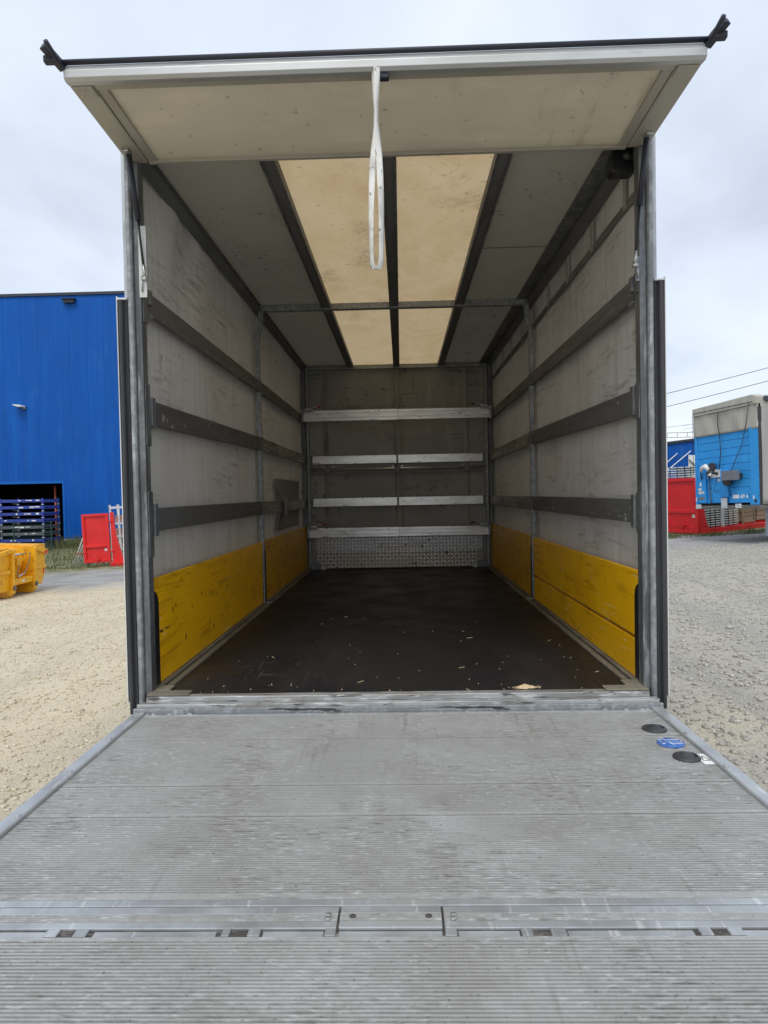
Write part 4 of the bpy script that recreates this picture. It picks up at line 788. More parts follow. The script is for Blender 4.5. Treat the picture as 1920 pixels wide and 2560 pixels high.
box('plinth_trim', (DX1 + 0.02, BY - 0.08, -1.72), (BX1, BY - 0.002, -1.62), 'white', hall)
box('roof_edge', (-61.6, BY - 0.10, BZT), (BX1 + 0.05, BY + 0.5, BZT + 0.18), 'dark_trim', hall)
box('gate_frame', (DX1, BY - 0.04, -2.3), (DX1 + 0.16, BY + 0.02, DZ + 0.16), 'clad_trim', hall, 0.01)
box('gate_frame', (DX0 - 0.16, BY - 0.04, DZ), (DX1 + 0.001, BY + 0.02, DZ + 0.16), 'clad_trim', hall, 0.01)
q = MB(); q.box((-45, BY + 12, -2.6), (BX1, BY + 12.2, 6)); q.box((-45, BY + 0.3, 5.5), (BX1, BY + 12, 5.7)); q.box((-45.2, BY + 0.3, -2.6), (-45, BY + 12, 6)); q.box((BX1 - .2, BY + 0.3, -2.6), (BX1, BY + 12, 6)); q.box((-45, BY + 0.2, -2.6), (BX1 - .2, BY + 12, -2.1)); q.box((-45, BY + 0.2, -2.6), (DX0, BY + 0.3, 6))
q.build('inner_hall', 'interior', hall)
box('side_wall', (BX1 - 0.15, BY + 0.16, -2.0), (BX1 - 0.012, BY + 40, BZT), 'clad', hall)
MB().tube([(-23.75, BY + 0.8, -2.2), (-23.78, BY + 0.8, 2.0)], 0.07, 10).build('door_post', 'orange_pole', hall, smooth=True)
for z in (-1.6, -1.0, -0.4, 0.1, 0.6): box('shelf', (-23.6, BY + 1.4, z), (-22.9, BY + 1.9, z + 0.04), 'rack_grey', hall)
for z, m_ in ((-0.6, 'paper'), (-1.55, 'paper'), (0.63, 'red')): box('shelf_box', (-23.3, BY + 1.3, z + 0.045), (-23.0, BY + 1.7, z + 0.17), m_, hall)
wl = box('wall_lamp', (-22.3, BY - 0.28, 14.2), (-21.6, BY - 0.005, 14.42), 'dark_trim', hall, 0.02); box('lamp_hood', (-22.42, BY - 0.4, 14.425), (-21.5, BY - 0.005, 14.47), 'dark_trim', wl)
wl = MB().prism([(-25.8, 7.48), (-25.25, 7.43), (-25.2, 7.32), (-25.45, 7.30), (-25.8, 7.42)], 'y', BY - 0.55, BY - 0.02).build('wall_lamp', 'white', hall, 0.02); box('lamp_arm', (-25.3, BY - 0.2, 7.2), (-25.15, BY - 0.003, 7.34), 'grey_box', wl)
# stacked steel frames in front of the gate
RZ0 = gz(-23, 38) + 0.02; RH = 0.405
def make_rack(m):
    t_ = thing('stacking_frame', 'x', 'frame', (0, 0, 0), group='stacked steel frames before the gate')
    w, d = 2.55, 2.1
    box('long_beam', (0.05, 0, 0.16), (w - 0.05, 0.05, 0.33), m, t_, 0.008); box('long_beam', (0.05, d - 0.05, 0.16), (w - 0.05, d, 0.33), m, t_, 0.008)
    for x in (0, w):
        box('end_beam', (x - 0.03, 0.06, 0.27), (x + 0.03, d - 0.06, 0.33), m, t_); box('end_beam', (x - 0.03, 0.06, 0.13), (x + 0.03, d - 0.06, 0.17), m, t_)
        for y in (0.02, d - 0.02):
            p = box('corner_post', (x - 0.045, y - 0.045, 0.0), (x + 0.045, y + 0.045, 0.385), m, t_, 0.01); box('foot', (x - 0.06, y - 0.06, -0.004), (x + 0.06, y + 0.06, 0.035), 'galv_out', p)
        for k in range(1, 4): box('end_bar', (x - 0.012, d * k / 4 - 0.012, 0.171), (x + 0.012, d * k / 4 + 0.012, 0.269), m, t_)
    q = MB(); q.tube([(0.75, -0.02, 0.155), (0.75, -0.02, 0.07), (1.05, -0.02, 0.07), (1.05, -0.02, 0.155)], 0.012, 6); q.build('fork_guide', 'rack_grey', t_)
    for k in range(9): box('deck_slat', (0.05 + k * 0.28, 0.06, 0.30), (0.17 + k * 0.28, d - 0.06, 0.325), 'rack_grey', t_)
    for k in range(4):
        x = random.uniform(0.15, w - 0.4); box('label_patch', (x, -0.006, 0.20 + random.uniform(0, 0.05)), (x + random.uniform(0.07, 0.3), -0.001, 0.27 + random.uniform(0, 0.04)), 'signwhite', t_)
    return t_
names = ['eighth', 'seventh', 'sixth', 'fifth', 'fourth', 'third', 'second', 'topmost']
cols = ['rack_blue', 'rack_blue', 'rack_grey', 'rack_grey', 'rack_blue', 'rack_blue', 'rack_blue', 'rack_blue']
for k in range(8):
    t_ = make_rack(cols[k]); t_.location = (-24.42 + random.uniform(-.015, .015), 38 + random.uniform(-.02, .02), RZ0 + k * RH); t_.rotation_euler = (0, 0, R(2))
    c_ = 'blue' if cols[k] == 'rack_blue' else 'grey'
    t_['label'] = ('topmost blue steel frame of the stack before the gate' if k == 7 else f'{c_} steel stacking frame before the gate, {names[k]} from the top')
# green wire fence before the frames
fn = thing('wire_fence', 'dark green wire mesh fence in front of the stacked frames', 'fence', (-25, 36.2, gz(-24, 36)))
for x in (-3.3, -0.35, 2.35, 4.6): box('post', (x - 0.03, -0.03, -0.1), (x + 0.03, 0.03, 1.95), 'green', fn, 0.006)
q = MB()
for k in range(10): q.box((-3.3, -0.005, 0.08 + k * 0.2), (4.6, 0.005, 0.088 + k * 0.2))
for k in range(80): q.box((-3.28 + k * 0.1, -0.004, 0.06), (-3.276 + k * 0.1, 0.004, 1.9))
q.build('wire_mesh', 'green', fn)['kind'] = 'stuff'
# ---- yellow roll-off skip
sk = thing('skip_container', 'yellow steel roll-off skip parked on sandy gravel at the left', 'skip', (-10.02, 14.1, -1.53), (R(1.5), 0, R(88)))
SKD = 4.0
q = MB()
def shell(x0, x1, ch0, ch1):
    zt = 1.25
    return [(x0, 0.18 + ch0), (x0 + (0.16 if ch0 else 0), 0.18), (x1 - (0.16 if ch1 else 0), 0.18), (x1, 0.18 + ch1), (x1, zt), (x0, zt)]
MB().prism(shell(-0.70, -0.0, 0.32, 0), 'y', 0.10, SKD).build('side_bin', 'skip', sk, 0.012)
MB().prism(shell(1.08, 1.66, 0, 0.32), 'y', 0.10, SKD).build('side_bin', 'skip', sk, 0.012)
box('centre_wall', (0.0, 0.42, 0.2), (1.08, SKD, 1.2), 'skip', sk)
for x in (0.0, 1.0):
    MB().prism([(0.0, 0.30), (0.06, 0.10), (0.45, 0.10), (0.45, 1.27), (0.06, 1.27), (0.0, 1.22)], 'x', x, x + 0.08).build('front_frame', 'skip', sk, 0.008)
    MB().prism([(0.0, 0.12), (0.12, 0.0), (1.6, 0.0), (1.6, 0.2), (0.0, 0.2)], 'x', x - 0.02, x + 0.12).build('skid', 'skip', sk, 0.01)
    MB().lathe([(0.075, -0.03), (0.075, 0.03)], (x + 0.04, 0.02, 0.25), 'x', 14).build('roller', 'under', sk)
    MB().lathe([(0.05, -0.02), (0.05, 0.02)], (x + (0.2 if x == 0 else -0.18), 0.36, 1.06), 'y', 14).build('pin', 'steel', sk)
box('lower_beam', (0.081, 0.06, 0.30), (0.999, 0.40, 0.46), 'skip', sk, 0.02)
box('bumper', (-0.02, 0.9, 0.02), (1.1, 1.4, 0.24), 'skip', sk)
for x in (0.28, 0.72): MB().prism([(0.15, 0.90), (0.41, 0.72), (0.41, 1.2), (0.15, 1.2)], 'x', x, x + 0.05).build('hook_cheek', 'skip', sk, 0.006)
MB().tube([(0.20, 0.18, 1.08), (0.88, 0.18, 1.08)], 0.03, 10).build('hook_bar', 'steel', sk, smooth=True)
box('lock_box', (0.42, 0.14, 0.78), (0.60, 0.40, 1.0), 'skip', sk, 0.01)
MB().tube([(0.45, 0.12, 0.8), (0.30, 0.08, 0.55), (0.34, 0.06, 0.50), (0.62, 0.06, 0.60), (0.86, 0.08, 0.86), (0.93, 0.10, 1.12)], 0.012, 6).build('chain', 'under', sk, smooth=True)
MB().tube([(0.31, 0.06, 0.51), (0.60, 0.05, 0.59)], 0.022, 8).build('turnbuckle', 'steel', sk, smooth=True)
for x0, x1, s in ((-0.70, 0.0, -1), (1.08, 1.66, 1)):
    MB().prism([(x0, 1.06 if s < 0 else 1.16), (x1, 1.16 if s < 0 else 1.0), (x1, 1.27 if s < 0 else 1.15), (x0, 1.17 if s < 0 else 1.27)], 'y', 0.02, 0.10).build('top_flange', 'skip', sk, 0.008)
    box('mid_rib', (x0 + 0.02, 0.04, 0.62), (x1 - 0.02, 0.0995, 0.72), 'skip', sk, 0.02)
    box('bin_rim', (x0, 0.101, 1.2505), (x1, SKD, 1.29), 'skip', sk, 0.01)
for (x, z, w, h) in ((1.50, 1.03, 0.14, 0.07), (1.56, 0.46, 0.05, 0.24)): box('reflector', (x, 0.015 if z > 1 else 0.094, z), (x + w, 0.0192 if z > 1 else 0.0992, z + h), 'red', sk)
box('name_plate', (0.46, 0.055, 0.36), (0.62, 0.0592, 0.40), 'signwhite', sk)
# ---- red panel and gusset on the left
TL = R(-2.2)
rp_ = thing('flat_rack', 'bright red steel flat rack end panel before the blue hall', 'flat rack', (-12.2, 22.75, gz(-12.2, 22) + 0.02), (0, TL, R(2)))
def red_end(par, w, h, m, z0=0.14):
    box('end_sheet', (0.05, 0.06, z0), (w - 0.05, 0.09, h), m, par)
    for a, b in (((0, 0, z0), (0.10, 0.10, h)), ((w - 0.10, 0, z0), (w, 0.10, h)), ((0.1005, 0, h - 0.1), (w - 0.1005, 0.10, h)), ((0.1005, 0, z0), (w - 0.1005, 0.10, z0 + 0.1)), ((0.1005, 0.01, z0 + 0.58), (w - 0.1005, 0.10, z0 + 0.68))): box('frame_bar', a, b, m, par, 0.008)
    box('label_patch', (w - 0.22, 0.052, z0 + 0.43), (w - 0.12, 0.0595, z0 + 0.53), 'paper', par)
    lt = box('latch', (w * 0.5, -0.04, z0 + 0.08), (w * 0.5 + 0.12, -0.002, z0 + 0.14), 'red2', par, 0.006)
    MB().tube([(w * 0.5 + 0.06, -0.03, z0 - 0.1), (w * 0.5 + 0.06, -0.03, z0 + 0.26)], 0.016, 8).build('latch_rod', 'red2', lt)
red_end(rp_, 1.02, 2.02, 'red')
for z in (0.55, 1.7):
    h_ = MB().tube([(1.0, -0.02, z), (1.18, -0.02, z)], 0.022, 8).build('hinge', 'red', rp_, smooth=True); box('hinge_leaf', (1.09, -0.012, z - 0.05), (1.17, 0.0, z + 0.05), 'red', h_)
MB().prism([(1.10, 0.0), (1.55, 0.0), (1.26, 1.2), (1.22, 2.05), (1.10, 2.05)], 'y', 0.0, 0.12).build('side_gusset', 'red', rp_, 0.01)
MB().prism([(-0.3, -0.02), (0.4, -0.02), (0.4, 0.13), (-0.3, 0.13)], 'x', 1.10, 3.9).build('floor_beam', 'red', rp_, 0.01)
box('skid_block', (0.05, 0.1, 0.0), (0.14, 0.2, 0.14), 'under', rp_)
for k in range(8):
    x = -12.78 + k * 0.075; xt = x + 0.57; 
    st = thing('scaffold_tube', f'galvanised tube with red band leaning by the red panel, {["leftmost", "second", "third", "fourth", "fifth", "sixth", "seventh", "rightmost"][k]} from the left'.replace('leftmost from the left', 'leftmost of eight').replace('rightmost from the left', 'rightmost of eight'), 'tube', (x, 22.95 + k * 0.06, gz(x, 22)), group='tubes leaning beside the red panel')
    zt2 = 1.55 - k * 0.02
    MB().tube([(0, 0, 0.0), (xt - x, 0.12, zt2)], 0.022, 8).build('tube', 'galv_out', st, smooth=True)
    MB().tube([((xt - x) * 0.33, 0.04, zt2 * 0.33), ((xt - x) * 0.37, 0.0444, zt2 * 0.37)], 0.024, 8).build('band', 'red', st, smooth=True)
sr = thing('storage_rack', 'galvanised upright rack holding timber behind the red panel', 'rack', (-11.85, 24.6, gz(-11.85, 24)), (0, TL, R(1)))
for x in (0.0, 0.35, 2.6):
    for y in (0, 0.8): box('upright', (x - 0.035, y - 0.03, 0.0), (x + 0.035, y + 0.03, 2.36), 'galv_out', sr, 0.006)
for z in (0.5, 1.02, 1.55, 2.2): box('shelf_rail', (0.0, -0.04, z), (2.6, -0.031 + 0.02, z + 0.09), 'galv_out', sr)
for k, (z, n_) in enumerate(((0.601, 1), (1.121, 2), (1.651, 2))):
    for j in range(n_): tag(MB().box((-11.75, 24.62 + 0.03 * j, gz(-11.3, 24) + z + j * 0.125), (-8.7, 25.3, gz(-11.3, 24) + z + 0.115 + j * 0.125)).build('timber_beam', 'wood_pink', None, 0.01), f'{["lowest","middle","upper"][k]} weathered timber {"beam" if n_==1 else ["bottom beam","top beam"][j]} in the galvanised rack behind the red panel', 'timber', 'timber in the rack')

# ------------------------------------------------------------------ RIGHT: trailer and platform
TR = R(2.2)
tl_ = thing('semi_trailer', 'parked semi-trailer with light blue front wall and grey tarpaulin, numbered 696', 'trailer', (9.31, 18.5, 0.47), (0, R(-1.4), R(-74.4)))
w, hb, ht, LT = 2.6, 2.08, 2.97, 9.0
nb = 9
for k in range(nb): box('wall_board', (0.10, 0.0, hb * k / nb + 0.006), (w - 0.36, 0.05, hb * (k + 1) / nb - 0.006), 'sky_blue', tl_, 0.006)
box('board_backing', (0.1, 0.012, 0.01), (w - 0.1, 0.048, hb), 'clad', tl_)
for a, b in ((0.0, 0.095), (w - 0.355, w)):
    cp = box('corner_post', (a, -0.03, -0.06), (b, 0.10, hb + (0.0 if a < 1 else 0.06)), 'sky_blue', tl_, 0.012)
    for k in range(8): MB().lathe([(0.012, 0), (0.009, -0.008)], ((a + b) / 2 if a < 1 else a + 0.02, -0.0305, 0.15 + k * 0.25), 'y', 8).build('rivet', 'cable', cp)
    if a > 1:
        for k in range(7): MB().lathe([(0.012, 0), (0.009, -0.008)], (b - 0.03, -0.0305, 0.2 + k * 0.27), 'y', 8).build('rivet', 'cable', cp)
        MB().lathe([(0.05, -0.002), (0.05, -0.006)], (b - 0.15, -0.031, 0.05), 'y', 14).build('drain_hole', 'cable', cp)
box('bottom_frame', (0.0, -0.05, -0.16), (w, 0.15, -0.065), 'under', tl_, 0.01)
for x in (0.06, 1.15, 1.72): box('frame_plate', (x, -0.075, -0.15), (x + (0.22 if x != 1.15 else 0.24), -0.0505, -0.02 if x != 1.15 else 0.16), 'galv_out', tl_, 0.006)
# blue inner pillars
box('pillar', (0.16, -0.07, 0.02), (0.50, -0.004, 0.98), 'sky_blue', tl_, 0.02)
box('pillar', (0.74, -0.05, 0.02), (1.12, -0.004, 0.78), 'sky_blue', tl_, 0.02)
box('pillar', (1.16, -0.09, 0.18), (1.45, -0.004, 1.0), 'sky_blue', tl_, 0.02)
# tarp cover of the upper front
def tf(u, v):
    x = -0.01 + u * (w + 0.02); z = hb - 0.01 + v * (ht - hb - 0.2); return (x, -0.035 - 0.02 * math.sin(u * 11) * math.sin(3.1 * v) - 0.01 * math.sin(u * 27 + v * 3), z)
MB().grid(tf, 40, 10).build('front_tarp', 'tarp', tl_, smooth=True, norm=False, solid=0.006)
q = MB(); q.prism([(-0.02, ht - 0.24), (w + 0.0, ht - 0.22), (w + 0.02, ht - 0.02), (w * 0.93, ht + 0.06), (w * 0.5, ht + 0.03), (-0.02, ht)], 'y', -0.07, 0.25); q.build('roof_cap', 'tarp', tl_, 0.02)
for k in range(9): MB().lathe([(0.018, 0), (0.018, -0.01)], (0.3 + k * 0.25, -0.071, ht - 0.15), 'y', 10).build('eyelet', 'cable', tl_)
MB().tube([(0.0, -0.085, ht - 0.15), (w * 0.95, -0.085, ht - 0.15)], 0.008, 6).build('lash_rope', 'cable', tl_)
MB().tube([(0.0, -0.085, ht - 0.235), (w * 0.9, -0.085, ht - 0.215)], 0.012, 6).build('lash_rope', 'tarp', tl_)
MB().tube([(-0.03, -0.05, ht - 0.2), (-0.05, -0.05, ht - 0.4), (-0.04, -0.05, ht - 1.2), (-0.04, -0.05, 0.9)], 0.008, 6).build('lash_rope', 'cable', tl_)
MB().tube([(1.12, -0.09, ht - 0.24), (1.13, -0.10, 2.3), (1.16, -0.07, 2.0), (1.18, -0.07, 1.5), (1.14, -0.1, 1.0)], 0.014, 6).build('air_hose', 'cable', tl_, smooth=True)
MB().tube([(w * 0.9, -0.09, ht - 0.18), (2.2, -0.08, 2.2), (2.05, -0.08, 1.7), (1.75, -0.08, 1.2), (1.62, -0.12, 0.9)], 0.010, 6).build('rope', 'cable', tl_, smooth=True)
# connector panel, hose, reel, box
cp_ = box('connector_panel', (0.62, -0.10, 0.78), (1.16, -0.051, 1.02), 'galv_out', tl_, 0.006)
for x, z, m_, r in ((0.70, 0.93, 'cable', 0.05), (0.80, 0.87, 'white', 0.045), (0.93, 0.93, 'cable', 0.05), (1.05, 0.90, 'cable', 0.045), (0.75, 0.82, 'cable', 0.04)): MB().lathe([(r, 0), (r, -0.05), (r * 0.6, -0.08)], (x, -0.1005, z), 'y', 12).build('coupling', m_, cp_)
MB().tube([(0.75, -0.12, 1.02), (0.62, -0.16, 1.14), (0.48, -0.16, 1.10), (0.40, -0.14, 1.0)], [0.07, 0.075, 0.06, 0.045], 10).build('hose_cover', 'white', tl_, smooth=True)
MB().lathe([(0.13, -0.14), (0.13, -0.06)], (0.85, -0.01, 1.10), 'y', 18).build('hose_reel', 'cable', tl_)
MB().tube([(0.38, -0.14, 1.0), (0.37, -0.12, 0.9), (0.42, -0.12, 0.82), (0.40, -0.12, 0.76), (0.36, -0.12, 0.80), (0.40, -0.12, 0.86)], 0.018, 8).build('hose', 'navy_seal', tl_, smooth=True)
MB().tube([(1.06, -0.12, 0.78), (1.0, -0.12, 0.6), (0.92, -0.12, 0.4), (1.0, -0.12, 0.34), (1.12, -0.12, 0.40)], 0.010, 6).build('hose', 'cable', tl_, smooth=True)
MB().tube([(0.70, -0.09, 0.78), (0.69, -0.08, 0.5), (0.73, -0.09, 0.2), (0.78, -0.1, 0.0)], 0.022, 8).build('hose', 'rack_grey', tl_, smooth=True)
MB().lathe([(0.17, -0.16), (0.18, -0.12), (0.17, -0.06)], (1.52, -0.04, 0.68), 'y', 20).build('winch_drum', 'cable', tl_)
gb = box('control_box', (1.50, -0.34, 0.66), (2.02, -0.165, 0.94), 'grey_box', tl_, 0.01)
MB().tube([(1.55, -0.1, 0.5), (1.56, -0.09, 0.3), (1.60, -0.09, 0.2)], 0.01, 6).build('cable', 'cable', tl_)
box('box_bracket', (1.55, -0.1648, 0.72), (1.95, -0.0, 0.86), 'cable', tl_)
for x0, x1, z0, z1, m_ in ((0.26, 0.32, 0.54, 0.66, 'signwhite'), (0.19, 0.32, 0.40, 0.49, 'paper'), (0.19, 0.32, 0.30, 0.38, 'paper'), (0.33, 0.44, 0.31, 0.38, 'paper'), (0.19, 0.46, 0.12, 0.21, 'grey_box')): box('type_plate', (x0, -0.0745, z0), (x1, -0.0705, z1), m_, tl_)
box('type_plate', (1.02, -0.0545, 0.66), (1.12, -0.0505, 0.74), 'paper', tl_); box('type_plate', (1.55, -0.006, 0.135), (1.80, -0.001, 0.24), 'signwhite', tl_); box('type_plate', (2.36, -0.0345, 0.10), (2.40, -0.0305, 0.20), 'signwhite', tl_); box('type_plate', (0.02, -0.0345, 0.08), (0.06, -0.0305, 0.2), 'signwhite', tl_)
mt = Matrix.Translation((1.86, -0.008, 0.135)) @ Matrix.Rotation(R(90), 4, 'X')
text('number', '69 6', 0.165, 'signwhite', tl_, mt, 0.003, 0.002)
# grey side curtain
def cf(u, v): return (w + 0.01 + 0.02 * math.sin(u * 60 + v * 4) * (0.4 + 0.6 * v), 0.06 + u * (LT - 0.06), -0.05 + v * (ht - 0.05))
MB().grid(cf, 90, 16).build('side_curtain', 'tarp_side', tl_, smooth=True, norm=False, solid=0.006)
box('corner_edge', (w - 0.01, -0.028, -0.05), (w + 0.012, 0.075, ht - 0.3), 'cable', tl_)
box('curtain_rail', (w - 0.02, 0.16, ht - 0.14), (w + 0.05, LT, ht - 0.02), 'dark_trim', tl_)
for y in (0.35, 0.75, 1.5): 
    q = MB()
    for k in range(16): q.box((w + 0.036, y, 0.3 + k * 0.13), (w + 0.04, y + 0.03, 0.36 + k * 0.13))
    q.build('stitch_row', 'signwhite', tl_)['kind'] = 'stuff'
for k in range(4): box('letter_block', (w + 0.037, 0.55, 2.28 + k * 0.09), (w + 0.042, 0.63, 2.34 + k * 0.09), 'signwhite', tl_)
box('floor_frame', (0.05, 0.16, -0.16), (w - 0.02, LT, -0.04), 'under', tl_); box('roof_sheet', (0, 0.251, ht - 0.02), (w, LT, ht + 0.02), 'tarp', tl_); box('left_curtain', (-0.01, 0.11, -0.04), (0.02, LT, ht - 0.03), 'tarp_side', tl_); box('rear_wall', (0.03, LT - 0.05, -0.03), (w - 0.02, LT - 0.001, ht - 0.03), 'tarp_side', tl_)
MB().tube([(w - 0.05, 0.3, 0.0), (w + 0.06, 0.3, 0.05), (w + 0.1, 0.32, 0.25), (w + 0.07, 0.34, 0.4)], 0.025, 8).build('tension_hook', 'under', tl_, smooth=True)
for x in (0.35, w - 0.35):
    lg = box('landing_leg', (x - 0.07, 2.3, -1.12), (x + 0.07, 2.44, -0.161), 'galv_out', tl_, 0.01); box('leg_foot', (x - 0.15, 2.22, -1.19), (x + 0.15, 2.52, -1.121), 'under', lg, 0.01)
for y in (6.3, 7.6):
    for x in (0.2, w - 0.2):
        wh = MB().lathe([(0.28, -0.16), (0.47, -0.18), (0.5, -0.12), (0.5, 0.12), (0.47, 0.18), (0.28, 0.16)], (x, y, -0.68), 'x', 26).build('wheel', 'tyre', tl_, smooth=True); MB().lathe([(0.27, -0.15), (0.27, 0.15), (0.1, 0.12)], (x, y, -0.68), 'x', 18).build('rim', 'galv_out', wh, smooth=True)
# red platform on the right: end wall runs away to the left, beams run away to the right
pr_ = thing('flat_rack', 'dark red steel flat rack partly behind the semi-trailer', 'flat rack', (10.42, 21.0, gz(10.4, 21) + 0.02), (0, R(-2.0), R(27)))
EW = thing  # end wall is a part tree of the rack, built along local -x direction rotated by parent frame
def pe(a, b): return (a[0], a[1], a[2]), (b[0], b[1], b[2])
# local frame: +x along the long beams (away right), +y along the end wall (away left)
for a, b in (((0.0, 0.0, 0.12), (0.10, 0.12, 1.97)), ((0.0, 1.34, 0.12), (0.10, 1.44, 1.97)), ((0.0, 0.1205, 1.85), (0.10, 1.3395, 1.97)), ((0.0, 0.1205, 0.12), (0.10, 1.3395, 0.24)), ((0.012, 0.1205, 0.72), (0.10, 1.3395, 0.83)), ((0.0, 1.62, 0.12), (0.10, 1.74, 1.92)), ((0.0, 1.80, 0.12), (0.10, 2.40, 1.92))): box('frame_bar', a, b, 'red2', pr_, 0.008)
box('end_sheet', (0.06, 0.05, 0.13), (0.09, 2.3, 1.95), 'red2', pr_)
box('label_patch', (0.051, 0.16, 0.56), (0.0595, 0.28, 0.67), 'paper', pr_)
lt = box('latch', (-0.05, 0.55, 0.24), (-0.002, 0.68, 0.34), 'red2', pr_, 0.006); MB().tube([(-0.03, 0.62, 0.1), (-0.03, 0.62, 0.45)], 0.018, 8).build('latch_rod', 'red2', lt)
MB().tube([(-0.03, 0.4, 0.31), (-0.03, 1.5, 0.31)], 0.02, 8).build('lock_bar', 'red2', pr_)
MB().prism([(0.10, 0.0), (0.62, 0.0), (0.40, 0.42), (0.26, 1.10), (0.10, 1.10)], 'y', -0.02, 0.08).build('side_gusset', 'red2', pr_, 0.01)
box('end_beam', (-0.02, 0.0, 0.0), (0.12, 2.4, 0.119), 'red2', pr_, 0.01)
for y in (-0.04, 2.26):
    lb_ = box('long_beam', (0.121, y, 0.0), (6.0, y + 0.12, 0.16), 'red2', pr_, 0.008); box('beam_flange', (0.121, y - 0.05, -0.005), (6.0, y + 0.15, 0.012), 'red2', lb_)
    for k in range(8): box('lash_slot', (0.75 + k * 0.62, y - 0.004, 0.05), (0.80 + k * 0.62, y - 0.0005, 0.11), 'cable', lb_)
for k in range(9): box('cross_bar', (0.5 + k * 0.65, 0.081, 0.03), (0.58 + k * 0.65, 2.259, 0.14), 'red2', pr_)
box('stake', (0.62 + 0.62, -0.02, 0.161), (0.70 + 0.62, 0.08, 1.25), 'galv_out', pr_, 0.008)
PM = Matrix.Translation((10.42, 21.0, gz(10.4, 21) + 0.02)) @ (Matrix.Rotation(R(27), 4, 'Z') @ Matrix.Rotation(R(-2.0), 4, 'Y'))
def on_rack(x, y, z): return PM @ Vector((x, y, z))
def deck():
    t_ = thing('scaffold_deck', 'x', 'scaffold deck', group='x')
    for y in (0.0, 0.9): MB().prism([(y, 0.02), (y + 0.04, 0.01), (y + 0.085, 0.03), (y + 0.04, 0.058), (y, 0.052)], 'x', 0, 0.82).build('side_rail', 'galv_out', t_, 0.004)
    box('deck_sheet', (0.02, 0.051, 0.03), (0.80, 0.899, 0.05), 'under', t_)
    for x in (0.30, 0.55): box('clip', (x, -0.012, 0.01), (x + 0.03, -0.0005, 0.06), 'cable', t_)
    return t_
d0 = deck()
first = True
for st_, x0, n_ in (('left', 0.42, 11), ('right', 1.36, 10)):
    for k in range(n_):
        t_ = d0 if first else copy_tree(d0); first = False
        t_.location = on_rack(x0 + (0.015 * (k % 2)), 0.10, 0.18 + k * 0.083); t_.rotation_euler = (0, R(-2.0), R(27))
        ordn = ['bottom', 'second', 'third', 'fourth', 'fifth', 'sixth', 'seventh', 'eighth', 'ninth', 'tenth', 'eleventh'][k]
        t_['label'] = f'silver scaffold deck, {ordn} from below in the {st_} stack under the trailer'; t_['group'] = f'{st_} stack of scaffold decks'
for st_, y0 in (('right', 0.02), ('left', 0.92)):
    for k in range(5):
        b_ = copy_tree(d0); b_.location = on_rack(0.02, y0 + 0.80, 1.985 + k * 0.083); b_.rotation_euler = (0, 0, R(27 - 90))
        b_['label'] = f'grey deck, {["bottom", "second", "third", "fourth", "top"][k]} of the {st_} pile on top of the red end wall'; b_['group'] = f'{st_} pile on the red end wall'
# timber crate on the rack
cr_ = thing('wooden_crate', 'open wooden crate standing on the red rack at right', 'crate', on_rack(2.45, 0.1, 0.165), (0, R(-2), R(27)))
for x in (0.0, 0.62):
    for y in (0.0, 0.7): box('corner_batten', (x, y, 0), (x + 0.07, y + 0.05, 0.95), 'wood', cr_)
for z in (0.05, 0.68, 0.84): box('side_plank', (0.071, 0.0, z), (0.619, 0.03, z + 0.06), 'wood', cr_)
box('back_plank', (0.02, 0.76, 0.0), (0.67, 0.79, 0.9), 'wood', cr_)
for k, nm_ in enumerate(('nearest the crate', 'in the middle of the row', 'furthest from the crate')):
    wb = thing('timber_pile', f'pile of brown timber on the red rack, {nm_}', 'timber', on_rack(2.6 + k * 0.9, 0.95, 0.165), (0, R(-2), R(27)), group='timber piles on the red rack')
    for j in range(5): box('timber', (random.uniform(0, 0.04), 0.0, j * 0.17), (0.8 - random.uniform(0, 0.05), 1.2, j * 0.17 + 0.155), 'wood', wb, 0.012)
# ---- far right hall with gantry
fh = thing('warehouse', 'distant blue hall behind the red rack on the right', 'building', (24, 60, gz(24, 60)), absolute=True)
z0 = gz(24, 60)
for k in range(8):
    x = 20 + k * 2.2; MB().prism([(x + 0.02, z0), (x + 2.18, z0), (x + 2.18, 5.0 + (x + 2.2 - 24) * 0.11), (x + 0.02, 5.0 + (x - 24) * 0.11)], 'y', 60, 60.2).build('wall_panel', 'clad', fh)
for k in range(3): box('panel_joint', (20, 59.985, 1.0 + k * 1.4), (37.6, 59.998, 1.03 + k * 1.4), 'dark_trim', fh)
MB().prism([(19.8, 4.6), (37.8, 6.55), (37.8, 6.75), (19.8, 4.8)], 'y', 59.8, 70).build('roof', 'dark_trim', fh)
box('core', (20.05, 60.21, z0), (37.5, 69.9, 4.5), 'clad_trim', fh)
for a, b in (((23.2, 59.7, 2.6), (25.1, 59.7, 4.2)), ((24.1, 59.7, 2.6), (26.3, 59.7, 4.4))): MB().tube([a, b], 0.04, 6).build('brace', 'galv_out', fh)
gn = thing('gantry', 'pale steel truss walkway above the distant hall', 'gantry', (24, 56, gz(24, 56)), absolute=True)
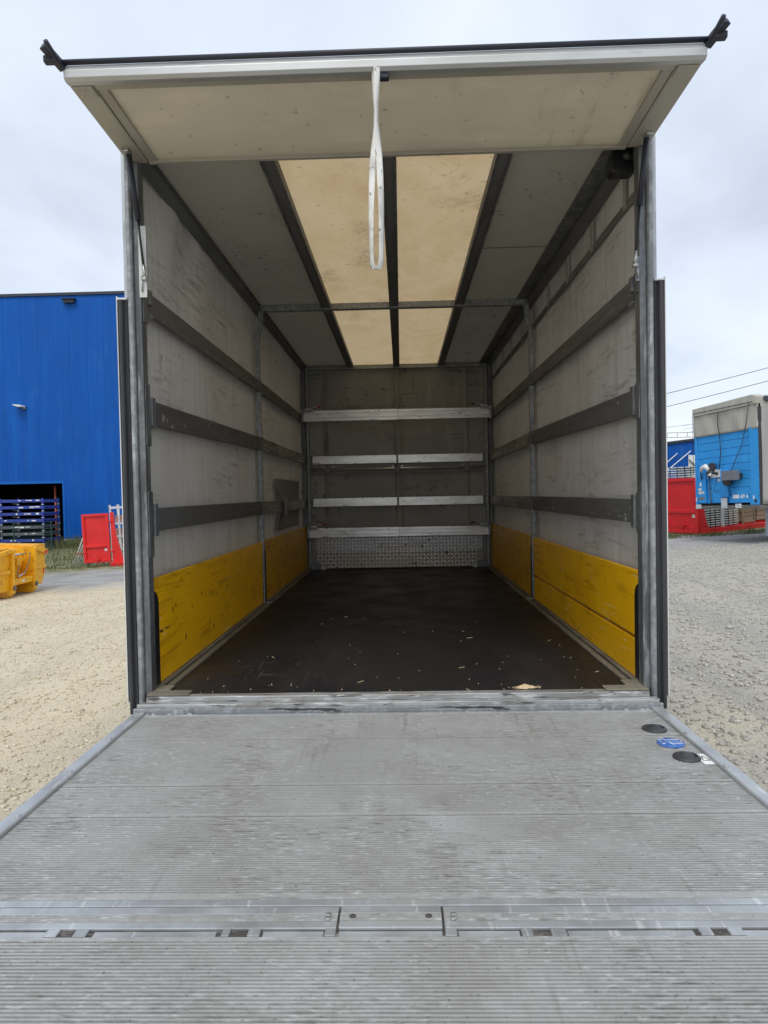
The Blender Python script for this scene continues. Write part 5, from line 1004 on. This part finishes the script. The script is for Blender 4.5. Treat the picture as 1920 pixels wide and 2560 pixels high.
for z in (5.35, 5.75): MB().tube([(16, 56, z), (26.5, 56, z + 0.05)], 0.05, 6).build('chord', 'galv_out', gn)
for k in range(13): MB().tube([(16 + k * 0.85, 56, 5.35), (16 + k * 0.85, 56, 5.75)], 0.035, 6).build('strut', 'galv_out', gn)
for x in (16.2, 26.2): MB().tube([(x, 56, gz(x, 56)), (x, 56, 5.35)], 0.08, 8).build('leg', 'galv_out', gn)
for k in range(3): MB().tube([(24.4, 56.6, 5.8 + k * 0.3), (27.5, 58, 6.3 + k * 0.35)], 0.02, 5).build('hand_rail', 'galv_out', gn)
wt = thing('scaffold_tower', 'white sheeted scaffold with diagonal braces beyond the red rack', 'scaffold', (23.2, 50, gz(23, 50)), absolute=True)
zb = gz(23, 50)
for k in range(3): box('sheet', (22.1 + k * 0.72, 50, zb), (22.1 + k * 0.72 + 0.70, 50.05, 3.55), 'white', wt)
for x in (22.08, 22.8, 23.52, 24.24): MB().tube([(x, 49.95, zb), (x, 49.95, 3.6)], 0.03, 6).build('standard', 'galv_out', wt)
for a, b in (((22.1, 49.9, 3.2), (22.8, 49.9, 2.4)), ((22.3, 49.9, 2.2), (23.6, 49.9, 3.6)), ((23.5, 49.9, 3.3), (24.2, 49.9, 2.5))): MB().tube([a, b], 0.04, 6).build('brace', 'cable', wt)
for z in (2.5, 3.0): MB().tube([(22.1, 49.93, z), (24.2, 49.93, z)], 0.02, 6).build('ledger', 'galv_out', wt)
# power lines between masts outside the picture
for nm, a, b in (('upper', (14, 50, 6.86), (44, 50, 14.2)), ('middle', (14, 50, 5.86), (44, 50, 13.2)), ('lowest thin', (14, 50, 5.05), (44, 50, 8.8))):
    q = MB(); pts = []
    for k in range(25):
        u = k / 24; pts.append(tuple(a[i] + (b[i] - a[i]) * u for i in range(2)) + (a[2] + (b[2] - a[2]) * u - 0.25 * math.sin(math.pi * u),))
    tag(q.tube(pts, 0.022 if nm != 'lowest thin' else 0.012, 5).build('power_line', 'cable', None, smooth=True), f'{nm} power line crossing the sky at right', 'cable', 'power lines')
